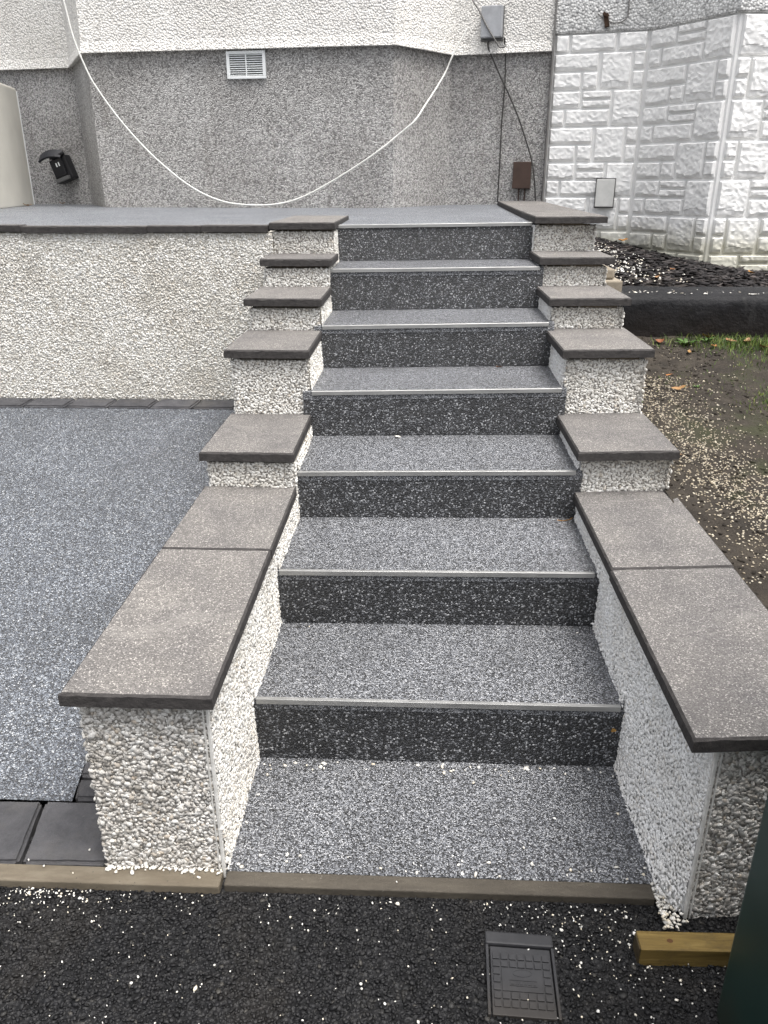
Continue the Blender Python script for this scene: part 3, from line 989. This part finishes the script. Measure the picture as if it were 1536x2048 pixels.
e_f = Vector((.723, -.189, 0)).normalized(); n_f = Vector((e_f.y, -e_f.x, 0))
OE = Vector((.206, 5.143, 0))
def ue(x): return (x - .206) / e_f.x
gb = empty('junction_box', (.51, 5.03, 2.33)); tag(gb, 'weathered grey box high on the white wall with cables below', 'junction box')
obox('box', OE, e_f, n_f, ue(.425), ue(.575), .028, .10, 2.335, 2.535, M['box_grey'], gb, .006)
obox('base', OE, e_f, n_f, ue(.420), ue(.580), .026, .05, 2.318, 2.538, M['box_dark'], gb, .003)
bb = empty('junction_box', (.77, 4.99, 1.30)); tag(bb, 'brown plastic box low on the grey plinth beside the stone wall', 'junction box')
obox('box', OE, e_f, n_f, ue(.702), ue(.836), .0, .05, 1.308, 1.500, M['box_brown'], bb, .005)
for k in (.745, .79): obox('pipe_stub', OE, e_f, n_f, ue(k), ue(k + .010), .008, .016, 1.22, 1.309, M['box_brown'], bb)
tag(tube('thin_cable', [(.30, 5.02, 2.8), (.323, 5.012, 2.609), (.384, 4.99, 2.506), (.469, 4.965, 2.366), (.511, 4.958, 2.31), (.538, 4.958, 2.274), (.556, 4.957, 2.267), (.581, 4.955, 2.272), (.588, 4.97, 2.285)], .006, M['cable_grey']),
    'grey cable crossing in front of the grey box from above', 'cable')
tag(tube('thin_cable', [(.462, 5.03, 2.32), (.464, 5.035, 2.279), (.496, 5.028, 2.213), (.561, 5.015, 2.089), (.633, 4.998, 1.961), (.725, 4.972, 1.773), (.822, 4.940, 1.519), (.854, 4.925, 1.37), (.875, 4.930, 1.21)], .006, M['cable_dark']),
    'dark cable slanting down from grey box past the right of the brown box', 'cable')
tag(tube('thin_cable', [(.577, 5.0, 2.335), (.584, 5.012, 2.30), (.593, 5.014, 2.226), (.599, 5.013, 2.062), (.594, 5.014, 1.878), (.590, 5.015, 1.758), (.590, 5.015, 1.478), (.588, 5.015, 1.21)], .0055, M['cable_dark']),
    'dark cable hanging straight down the plinth left of the brown box', 'cable')
# neighbour's box and bracket
OF = Vector((.931, 4.9535, 0)); e_g = Vector((.656, -.1715, 0)).normalized(); n_g = Vector((e_g.y, -e_g.x, 0))
def ug(x): return (x - .931) / e_g.x
wb = empty('meter_box', (1.39, 4.81, 1.18)); tag(wb, 'small dull white box fixed to the white stone wall', 'box')
obox('backplate', OF, e_g, n_g, ug(1.314), ug(1.456), .0, .03, 1.172, 1.382, M['box_dark'], wb, .003)
obox('cover', OF, e_g, n_g, ug(1.322), ug(1.450), .03, .075, 1.180, 1.374, M['box_white'], wb, .006)
rb = empty('iron_bracket', (1.28, 4.83, 2.37)); tag(rb, 'rusty iron bracket with wire on the roughcast above the stones', 'bracket')
obox('plate', OF, e_g, n_g, ug(1.268), ug(1.300), .02, .045, 2.37, 2.455, M['rust'], rb, .004, .2)
obox('arm', OF, e_g, n_g, ug(1.255), ug(1.30), .03, .055, 2.435, 2.455, M['rust'], rb, .004, -.5)
tube('wire', [(1.213, 4.842, 2.455), (1.25, 4.83, 2.425), (1.30, 4.818, 2.40), (1.345, 4.806, 2.393), (1.39, 4.795, 2.404), (1.413, 4.79, 2.44), (1.412, 4.79, 2.528), (1.41, 4.79, 2.8)], .005, M['cable_grey'], rb)

# black weatherproof socket, knocked askew
e_a = Vector((.687, -.125, 0)).normalized(); n_a = Vector((e_a.y, -e_a.x, 0))
OA = Vector((-3.615, 5.792, 0))
def ua(x): return (x + 3.615) / e_a.x
sk = empty('outdoor_socket', (-3.12, 5.66, 1.38)); tag(sk, 'black plastic outdoor socket hanging askew with its lid flipped open', 'socket')
TL = .33
uc = ua(-3.125)
def skbox(name, du0, du1, d0, d1, dz0, dz1, mat, bev=.006, par=None):
    bm = box_bm(du0, du1, -d1, -d0, dz0, dz1, bev)
    for v in bm.verts:
        du, d, dz = v.co.x, -v.co.y, v.co.z
        u = uc + du * math.cos(TL) - dz * math.sin(TL); z = 1.475 + du * math.sin(TL) + dz * math.cos(TL)
        q = OA + e_a * u + n_a * d
        v.co = (q.x, q.y, z)
    return bmobj(name, bm, mat, par or sk)
skbox('housing', -.085, .085, .0, .085, -.115, .085, M['black_plastic'], .012)
sk_face = skbox('face_plate', -.075, .045, .085, .10, -.07, .075, M['black_plastic'], .006)
skbox('ledge', -.07, .06, .085, .125, -.112, -.08, M['box_dark'], .006)
skbox('hinge', -.06, .08, .06, .10, .085, .105, M['black_plastic'], .006)
for k in (-.022, .004): skbox('indicator', k, k + .010, .1, .1025, .012, .044, M['pvc'], 0, sk_face)
V = []
NL = 9
for i in range(NL):
    t = i / (NL - 1)
    for dd in (-.09, .07):
        # the lid swings up and out, drooping to the left
        du = .06 - .20 * t; dz = .105 + .035 * math.sin(t * math.pi * .8) - .035 * t; d = .05 + .05 * (dd + .09) / .16 + .035 * t
        zoff = 0.0 if dd < 0 else -.012
        u = uc + du * math.cos(TL) - dz * math.sin(TL); z = 1.475 + du * math.sin(TL) * .35 + dz * math.cos(TL) + zoff + (.022 if dd < 0 else -.022)
        q = OA + e_a * u + n_a * d; V.append((q.x, q.y, z))
F = [(2 * i, 2 * i + 1, 2 * i + 3, 2 * i + 2) for i in range(NL - 1)]
lid = pyobj('lid', V, F, M['black_plastic'], sk)
md = lid.modifiers.new('thick', 'SOLIDIFY'); md.thickness = .018

# smooth cream side wall running out from the house at the far end of the landing
cc = empty('side_wall', (-3.3, 5.0, 1.178)); tag(cc, 'smooth cream rendered low wall at the far end of the landing', 'wall')
cd = Vector((.215, -1.055, 0)).normalized(); cn = Vector((cd.y, -cd.x, 0))     # cn points away from the steps
bm = box_bm(0, 2.6, 0, .30, 1.170, 2.075, .022, 4)
for v in bm.verts:
    q = Vector((-3.362, 5.49, 0)) + cd * v.co.x + cn * v.co.y
    v.co = (q.x, q.y, v.co.z + .004 * noise.noise(v.co * 3))
bmobj('body', bm, M['cream_metal'], cc)
bm = box_bm(-.004, .012, -.004, .02, 1.180, 2.05, .002, 1)
for v in bm.verts:
    q = Vector((-3.362, 5.49, 0)) + cd * v.co.x + cn * v.co.y
    v.co = (q.x, q.y, v.co.z)
bmobj('edge_bead', bm, M['pvc'], cc)
bm = box_bm(.92, 1.10, -.03, .002, 1.885, 1.95, .006, 2)
for v in bm.verts:
    q = Vector((-3.362, 5.49, 0)) + cd * v.co.x + cn * v.co.y
    v.co = (q.x, q.y, v.co.z)
bmobj('wall_fitting', bm, M['box_dark'], cc)

# ------------------------------------------------------------------ garden on the right
def soil_z(x, y):
    z = .335 + .133 * y
    z += .022 * noise.noise((x * 2.3, y * 2.3, .4)) + .008 * noise.noise((x * 9, y * 9, 1.4)) + .003 * noise.noise((x * 30, y * 30, 2.2))
    z += .010 * abs(noise.noise((x * 6, y * 6, 8.1))) + .006 * abs(noise.noise((x * 17, y * 17, 5.5)))
    z += .02 * math.exp(-max(0, x - .77) / .08)
    return z


V, F = [], []
gx = np.concatenate([np.linspace(.765, 2.3, 110), np.linspace(2.35, 6, 20)]); gy = np.linspace(-.53, 2.36, 170)
for y in gy:
    for x in gx: V.append((x, y, soil_z(x, y)))
nx = len(gx)
for j in range(len(gy) - 1):
    for i in range(nx - 1): F.append((j * nx + i, j * nx + i + 1, (j + 1) * nx + i + 1, (j + 1) * nx + i))
b0 = len(V)
for x in gx: V.append((x, -.53, -.1))
for i in range(nx - 1): F.append((b0 + i, b0 + i + 1, i + 1, i))
soil = pyobj('soil', V, F, M['soil'], smooth=True); tag(soil, kind='structure')

# black retaining kerb with rounded top
V, F = [], []
prof_b = [(2.31, .45), (2.305, .60), (2.302, .74), (2.300, .795), (2.304, .818), (2.316, .834), (2.34, .843), (2.42, .848), (2.56, .851), (2.63, .848), (2.65, .83), (2.65, .5)]
nb_ = 90
for k in range(nb_ + 1):
    x = .80 + 4.4 * (k / nb_) ** 1.35
    for j, (y, z) in enumerate(prof_b):
        a = noise.noise((x * 4, j * .9, 0)); b = noise.noise((x * 15, j * 2.1, 4))
        V.append((x, y + .006 * a + .003 * b, z + (.004 * a + .002 * b if j > 2 else 0)))
m_ = len(prof_b)
for k in range(nb_):
    for j in range(m_ - 1): F.append((k * m_ + j, k * m_ + j + 1, (k + 1) * m_ + j + 1, (k + 1) * m_ + j))
F.append(tuple(range(m_))[::-1]); F.append(tuple(nb_ * m_ + j for j in range(m_)))
bw = pyobj('garden_wall', V, F, M['black_paint'], smooth=True)
tag(bw, 'low black painted retaining wall between bare soil and slate bed', 'wall')


def bed_z(x, y):
    s = max(0, min(1, (y - 2.6) / 2.2))
    return .836 + s * (.10 - .22 * (min(x, 2.6) - 1.4)) + .012 * noise.noise((x * 3, y * 3, 5))


V, F = [], []
gx = np.linspace(.772, 5, 60); gy = np.linspace(2.60, 5.1, 40)
for y in gy:
    for x in gx: V.append((x, y, bed_z(x, y)))
for j in range(39):
    for i in range(59): F.append((j * 60 + i, j * 60 + i + 1, (j + 1) * 60 + i + 1, (j + 1) * 60 + i))
bed = pyobj('planting_bed', V, F, M['mulch'], smooth=True); tag(bed, kind='structure')
q = np.column_stack([rng.uniform(.9, 3.1, 4600), rng.uniform(2.66, 4.95, 4600)])
q3 = np.array([(x, y, bed_z(x, y) + rng.uniform(.0, .014)) for x, y in q])
o = stones('slate_chippings', q3, np.array([0, 0, 1.]), (.018, .046), (.010, .020), (.0020, .004), M['slate'], None, .35, .3)
tag(o, 'dark slate chippings covering the bed below the stone wall', 'slate', kind='stuff')
# white spar spilt on the bed near the steps
q = np.column_stack([rng.normal(1.12, .15, 700), rng.normal(3.5, .6, 700)])
q = q[(q[:, 0] > .9) & (q[:, 1] > 2.7) & (q[:, 1] < 4.8)]
q3 = np.array([(x, y, bed_z(x, y) + .012) for x, y in q])
o = stones('spilt_chippings', q3, np.array([0, 0, 1.]), (.005, .009), (.004, .006), (.0025, .004), M['chip_loose'], None, .3, .5)
tag(o, 'white chips spilt over the slate beside the steps', 'chippings', kind='stuff')
# spar on the soil, thickest beside the wall
c1 = np.column_stack([rng.normal(.97, .10, 2600), rng.uniform(.15, 1.75, 2600)])
c1[:, 0] += .06 * np.sin(c1[:, 1] * 4.0)
c2 = np.column_stack([rng.uniform(.8, 1.9, 900), rng.uniform(0, 2.28, 900)])
c3 = np.column_stack([rng.normal(1.06, .10, 1000), rng.normal(.85, .3, 1000)])
q = np.concatenate([c1, c2, c3]); q = q[(q[:, 0] > .785) & (q[:, 1] < 2.28)]
q3 = np.array([(x, y, soil_z(x, y) + .001) for x, y in q])
o = stones('soil_chippings', q3, np.array([0, 0, 1.]), (.0018, .0046), (.0016, .0034), (.0010, .0020), M['chip_soil'], None, .3, .5)
tag(o, 'cream chips scattered over the bare soil', 'chippings', kind='stuff')
qc = np.column_stack([rng.uniform(.79, 2.2, 2600), rng.uniform(-.2, 2.28, 2600)])
qc = qc[np.array([noise.noise((x * 3, y * 3, 7.)) for x, y in qc]) > -.15]
o = stones('soil_clods', np.array([(x, y, soil_z(x, y)) for x, y in qc]), np.array([0, 0, 1.]), (.003, .012), (.003, .009), (.0015, .005), M['soil'], None, .4, .5)
tag(o, 'small brown clods over the bare soil', 'soil', kind='stuff')
# paint flecks and chips on the black wall top
q = np.column_stack([rng.uniform(.95, 1.9, 90), rng.uniform(2.33, 2.5, 90)])
q3 = np.array([(x, y, .846) for x, y in q])
o = stones('wall_chippings', q3, np.array([0, 0, 1.]), (.003, .011), (.003, .006), (.001, .003), M['chip_loose'], None, .3, .3)
tag(o, 'white flecks on top of the low black wall', 'chippings', kind='stuff')
# pale mortar splash and two broken tan stones at the end of the black wall
for k, (x0, x1, y0, y1, z0, z1, lab) in enumerate(((.86, .985, 2.36, 2.62, .84, .905, 'lower tan stone lying behind the stepped white wall'),
                                                  (.84, .955, 2.42, 2.70, .909, .955, 'upper tan stone lying behind the stepped white wall'))):
    bm = box_bm(x0, x1, y0, y1, z0, z1, .008, 2)
    for v in bm.verts: v.co += Vector((noise.noise(v.co * 20), noise.noise(v.co * 21 + Vector((3, 0, 0))), 0)) * .006
    tag(bmobj('loose_stone', bm, M['tan']), lab, 'stone', 'loose tan stones')

# grass and weeds
bl = []
def blades(cx, cy, sx, sy, n_, h):
    for _ in range(n_):
        x, y = random.gauss(cx, sx), random.gauss(cy, sy)
        if y > 2.29 or x < .85: continue
        bl.append((x, y, random.uniform(*h)))
blades(1.62, 2.18, .16, .07, 1500, (.015, .045)); blades(1.75, 1.95, .15, .10, 900, (.012, .03)); blades(1.50, 1.42, .10, .10, 900, (.008, .02)); blades(1.35, 2.22, .1, .05, 220, (.012, .035))
blades(1.10, 1.70, .12, .05, 90, (.006, .015)); blades(1.6, 1.6, .3, .3, 500, (.006, .018))
V, T = [], []
for x, y, h in bl:
    z = soil_z(x, y) - .002; a = random.uniform(0, 6.28); wv = .0016; lx, ly = random.gauss(0, .5) * h, random.gauss(0, .5) * h
    dx, dy = math.cos(a) * wv, math.sin(a) * wv
    b = len(V)
    V += [(x - dx, y - dy, z), (x + dx, y + dy, z), (x + dx * .7 + lx * .4, y + dy * .7 + ly * .4, z + h * .6), (x - dx * .7 + lx * .4, y - dy * .7 + ly * .4, z + h * .6), (x + lx, y + ly, z + h)]
    T += [(b, b + 1, b + 2), (b, b + 2, b + 3), (b + 3, b + 2, b + 4)]
o = npobj('grass', np.array(V), np.array(T), M['grass']); tag(o, 'thin green grass at the foot of the black wall', 'grass', kind='stuff')


def leaf_mesh(name, L_, W_, curl, fold, seed):
    V, F = [], []
    n_ = 8
    for i in range(n_ + 1):
        t = i / n_
        hw = W_ * math.sin(math.pi * t ** .8) ** .75 * (1 + .15 * noise.noise((t * 5, seed, 0))) + .0004
        for s in (-1, 0, 1):
            V.append((L_ * (t - .5), s * hw, curl * L_ * (t - .5) ** 2 * 4 + fold * abs(s) * hw + .004 * noise.noise((t * 4, s, seed))))
    for i in range(n_):
        for k in range(2): F.append((i * 3 + k, i * 3 + k + 1, i * 3 + 4 + k, i * 3 + 3 + k))
    # stalk
    b = len(V); V += [(L_ * .5, -.0008, 0), (L_ * .5, .0008, 0), (L_ * .78, .0006, .003), (L_ * .78, -.0006, .003)]; F.append((b, b + 1, b + 2, b + 3))
    me = bpy.data.meshes.new(name); me.from_pydata(V, [], F); me.update()
    me.materials.append(M['leaf'])
    me.polygons.foreach_set('use_smooth', [True] * len(me.polygons))
    return me


LM = [leaf_mesh('leaf', .055, .014, .18, .35, 1.1), leaf_mesh('leaf', .045, .017, .3, .25, 2.2), leaf_mesh('leaf', .065, .012, .1, .6, 3.7)]
LEAVES = [  # x, y, z, rotation, size, label
    (1.505, 4.62, bed_z(1.505, 4.62) + .03, .3, 1.5, 'orange fallen leaf on slate close to the stone wall foot', None),
    (1.296, 2.90, .86, .2, 1.0, 'orange-red leaf on slate just behind the black wall', None),
    (1.468, 3.19, .875, .9, .85, 'pale yellow leaf on the middle of the slate bed', None),
    (1.913, 3.15, .86, 1.7, 1.2, 'curled brown leaf on slate at the far right', None),
    (1.16, 2.22, None, .1, 1.0, 'tan leaf at the foot of the black wall by the steps', None),
    (1.255, 2.06, None, 1.2, .7, 'small cream leaf on soil in front of the green weed', None),
    (1.39, 2.13, None, .6, .75, 'cream leaf at the edge of the grass', None),
    (1.40, 2.255, None, .05, 1.3, 'long yellow leaf lying against the black wall', None),
    (1.50, 2.21, None, .4, 1.2, 'brown leaf in grass against the black wall', None),
    (1.575, 2.20, None, 1.0, 1.1, 'pinkish-brown leaf in grass near the right edge', None),
    (1.62, 2.10, None, .2, 1.2, 'broad tan leaf in grass at the right edge', None),
    (1.075, 1.74, None, .5, .55, 'small yellow leaf alone on the bare soil', None),
    (1.065, 1.56, None, .1, 1.15, 'curled brown leaf with a long stalk on bare soil', None),
    (.885, .92, None, -.6, .85, 'tan leaf among chips beside the wall coping', None),
    (.293, 1.36, .686, .05, .45, 'dark red leaf fragment on the fourth tread', None),
    (-3.13, 4.85, 1.186, .3, 1.2, 'orange leaf at the foot of the cream low wall', None),
    (-3.08, 5.40, 1.186, .1, 1.1, 'red-brown leaf on landing below the black socket', None),
]
for k, (x, y, z, rz, s, lab, _) in enumerate(LEAVES):
    if z is None: z = soil_z(x, y) + .006
    o = bpy.data.objects.new('fallen_leaf', LM[k % 3]); col.objects.link(o)
    o.location = (x, y, z + .004); o.rotation_euler = (random.uniform(-.3, .3), random.uniform(-.25, .25), rz); o.scale = (s, s, s)
    tag(o, lab, 'leaf', 'fallen leaves')
# leaf scrap on the lowest riser, twig and paint flake
o = bpy.data.objects.new('fallen_leaf', LM[1]); col.objects.link(o); o.location = (.462, -.139, .118); o.rotation_euler = (1.4, .2, .2); o.scale = (.32, .32, .32)
tag(o, 'tiny orange leaf scrap stuck low on the bottom riser', 'leaf', 'fallen leaves')
tag(tube('twig', [(.425, .612, .357), (.445, .606, .358), (.465, .612, .360), (.475, .618, .364)], .0012, M['leaf']), 'thin yellowish twig on the second tread by the white wall', 'twig')
o = stones('paint_flake', np.array([(-.098, .985, .517)]), np.array([0, 0, 1.]), (.013, .014), (.006, .007), (.0015, .002), M['chip_loose'])
tag(o, 'white paint flake on the third tread', 'flake')


def weed(x, y, n_, L_, lab):
    z = soil_z(x, y)
    r = empty('weed', (x, y, z)); tag(r, lab, 'weed', 'weeds on the soil')
    for k in range(n_):
        a = 2 * math.pi * k / n_ + random.uniform(-.3, .3); l = L_ * random.uniform(.7, 1.15); up = random.uniform(.5, 1.1)
        V, F = [], []
        for i in range(6):
            t = i / 5; hw = l * .17 * math.sin(math.pi * (.12 + .86 * t)) ; rr = l * t
            px, py = math.cos(a) * rr, math.sin(a) * rr; pz = l * (up * t - .55 * up * t * t)
            V += [(x + px - math.sin(a) * hw, y + py + math.cos(a) * hw, z + pz), (x + px, y + py, z + pz - .002), (x + px + math.sin(a) * hw, y + py - math.cos(a) * hw, z + pz)]
        for i in range(5):
            for q_ in range(2): F.append((i * 3 + q_, i * 3 + q_ + 1, i * 3 + q_ + 4, i * 3 + q_ + 3))
        pyobj('leaf', V, F, M['weed'], r, smooth=True)
weed(1.285, 2.20, 9, .06, 'leafy green weed growing from soil at the black wall')
weed(1.385, 2.22, 5, .045, 'smaller green weed beside the long yellow leaf')
weed(1.16, 1.62, 6, .018, 'tiny flat weed on the bare soil below the curled leaf')

# ------------------------------------------------------------------ foreground things
# water meter cover set in the tarmac
cv = empty('meter_cover', (.18, -.695, -.03)); tag(cv, 'small black plastic water meter cover with grid of squares set in tarmac', 'meter cover')
RZ = R(-2.5)
def cvbox(name, x0, x1, y0, y1, z0, z1, bev=.0015, mat=None, par=None):
    bm = box_bm(x0, x1, y0, y1, z0, z1, bev, 2)
    for v in bm.verts:
        x, y = v.co.x - .18, v.co.y + .695
        v.co.x = .178 + x * math.cos(RZ) - y * math.sin(RZ); v.co.y = -.709 + x * math.sin(RZ) + y * math.cos(RZ); v.co.z += .0185
    return bmobj(name, bm, mat or M['cover'], par or cv)
cvbox('frame', .116, .247, -.632, -.604, -.06, -.0255, .004)
cvbox('frame', .116, .1215, -.776, -.633, -.06, -.0265)
cvbox('frame', .2415, .247, -.776, -.633, -.06, -.0265)
cv_lid = cvbox('lid', .1245, .2390, -.774, -.6355, -.06, -.0295)
px0, py0, st_ = .1285, -.6505, .01565
for r_ in range(7):
    for c_ in range(7):
        if 2 <= r_ <= 4 and 1 <= c_ <= 5: continue
        xx, yy2 = px0 + c_ * st_, py0 - r_ * st_ * 1.02
        cvbox('pad', xx, xx + .0128, yy2 - .0128, yy2, -.0296, -.0268, .0008, None, cv_lid)
cvbox('name_panel', px0 + st_, px0 + 6 * st_ - .003, py0 - 5 * st_ * 1.02 + .003, py0 - 2 * st_ * 1.02, -.0296, -.0275, .0006, None, cv_lid)
V, F = [], []
NE = 28
for k in range(NE):
    a = 2 * math.pi * k / NE
    for r_ in (.019, .0172):
        V.append((.181 + math.cos(a) * r_, -.705 + math.sin(a) * r_ * .40, -.0083))
for k in range(NE):
    k2 = (k + 1) % NE; F.append((2 * k, 2 * k2, 2 * k2 + 1, 2 * k + 1))
oval = pyobj('oval_emblem', V, F, M['cover'], cv_lid); md = oval.modifiers.new('thick', 'SOLIDIFY'); md.thickness = .0014
# worn raised lettering: only the strokes can be made out
for k, (a, b) in enumerate(((0, .006), (.0085, .0015), (.0125, .0015), (.0165, .0045), (.0235, .0015), (.0275, .0015), (.0315, .0045), (.0375, .0015), (.0415, .004))):
    cvbox('raised_stroke', .1605 + a, .1605 + a + b, -.7145, -.7075, -.0284, -.0264, 0, None, cv_lid)
cvbox('raised_stroke', .158, .209, -.7065, -.7052, -.0284, -.0264, 0, None, cv_lid)
cvbox('raised_stroke', .158, .209, -.7175, -.7162, -.0284, -.0264, 0, None, cv_lid)

# timber offcut
tb = empty('timber_offcut', (.5, -.63, -.03)); tag(tb, 'yellowish treated timber offcut lying against the pier foot', 'timber')
bm = box_bm(.407, .70, -.672, -.630, -.022, .0235, .0025, 2)
for v in bm.verts:
    v.co.y += .012 * (v.co.x - .41); v.co.z += .002 * noise.noise(v.co * 14)
beam = bmobj('beam', bm, M['timber'], tb)
bm = box_bm(.4045, .4072, -.6695, -.6325, -.020, .0213, .001, 1); bmobj('end_grain', bm, M['timber_end'], beam)
V = [(.466, -.651, .0247)] + [(.466 + .006 * math.cos(a * .5236), -.651 + .0045 * math.sin(a * .5236), .0245) for a in range(12)]
pyobj('knot', V, [(0, 1 + k, 1 + (k + 1) % 12) for k in range(12)], M['knot'], beam)

# green roadside cabinet
gc = empty('roadside_cabinet', (.9, -1.0, -.036)); tag(gc, 'dark green painted metal cabinet standing on the tarmac beside the pier', 'cabinet')
bmobj('body', box_bm(.512, 1.25, -1.22, -.775, .0, 1.15, .008, 3), M['green'], gc)
box('plinth', .530, 1.23, -1.20, -.79, -.04, .0, M['green'], gc, .004)
box('lid', .500, 1.262, -1.235, -.762, 1.151, 1.19, M['green'], gc, .008)
box('side_rib', .5085, .5115, -1.10, -.90, .15, 1.05, M['green'], gc)

# loose white chips on the tarmac, edging and pad
def spill(n_, fx, fy): return np.column_stack([fx(n_), fy(n_)])
A1 = spill(300, lambda k: rng.uniform(-1.1, .6, k), lambda k: -.545 - np.abs(rng.normal(0, .035, k)))
A1 = A1[np.array([noise.noise((x * 9, y * 9, 2.)) for x, y in A1]) > -.02]
A2 = spill(260, lambda k: rng.uniform(-1.1, .55, k), lambda k: rng.uniform(-.95, -.55, k))
A3 = spill(190, lambda k: rng.normal(.40, .10, k), lambda k: rng.normal(-.63, .08, k))
A4 = spill(90, lambda k: rng.normal(-.80, .07, k), lambda k: -.548 - np.abs(rng.normal(0, .02, k)))
q = np.concatenate([A1, A2, A3, A4]); q = q[(q[:, 1] < -.542) & (q[:, 1] > -1.0) & ~((q[:, 0] > .42) & (q[:, 1] > -.62))]
sz = rng.lognormal(-6.5, .45, len(q)).clip(.0009, .0062)
big = sz > .0034
for nm, msk, aa, cc_ in (('loose_chippings', big, (.0030, .0056), (.0018, .0032)), ('loose_grit', ~big, (.0009, .0024), (.0009, .0022))):
    qq = q[msk]
    o = stones(nm, np.column_stack([qq, np.full(len(qq), -.0125)]), np.array([0, 0, 1.]), aa, tuple(v * .8 for v in aa), cc_, M['chip_loose'], None, .3, .6)
    tag(o, 'white chips scattered on the black tarmac' if big is msk else 'fine white grit scattered on the black tarmac', 'chippings', kind='stuff')
on_pad = [(-.40, -.27, .003), (-.385, -.18, .003), (.45, -.30, .003), (.22, -.19, .003), (.19, -.18, .003), (.12, -.21, .003), (-.41, -.36, .003), (-.39, -.20, .003), (.30, -.32, .003), (.06, -.44, .003),
          (-.06, -.515, .004), (-.74, -.455, .004), (-.86, -.49, .006), (-.82, -.505, .006), (-.75, -.52, .005), (.47, -.46, .006), (.475, -.50, .005), (-.48, -.52, .005), (-.42, -.50, .01), (-.44, -.51, .006), (-.33, .205, .187), (.43, .20, .187), (.35, -.17, .003), (-.30, -.47, .003)]
for k in range(70):
    on_pad.append((random.uniform(-.68, -.43), -.498 - abs(random.gauss(0, .006)), .005)); 
for k in range(120):
    on_pad.append((.475 + abs(random.gauss(0, .02)), random.uniform(-.60, -.50), -.010 + random.random() * .01))
for k in range(60):
    on_pad.append((random.uniform(-.42, .47), random.choice([-.49 + abs(random.gauss(0, .03)), -.145 - abs(random.gauss(0, .02))]), .0015))
o = stones('pad_chippings', np.array(on_pad), np.array([0, 0, 1.]), (.0022, .0058), (.002, .0042), (.0016, .0032), M['chip_loose'], None, .3, .5)
tag(o, 'white chips lying on the pad and edging at the wall feet', 'chippings', kind='stuff')
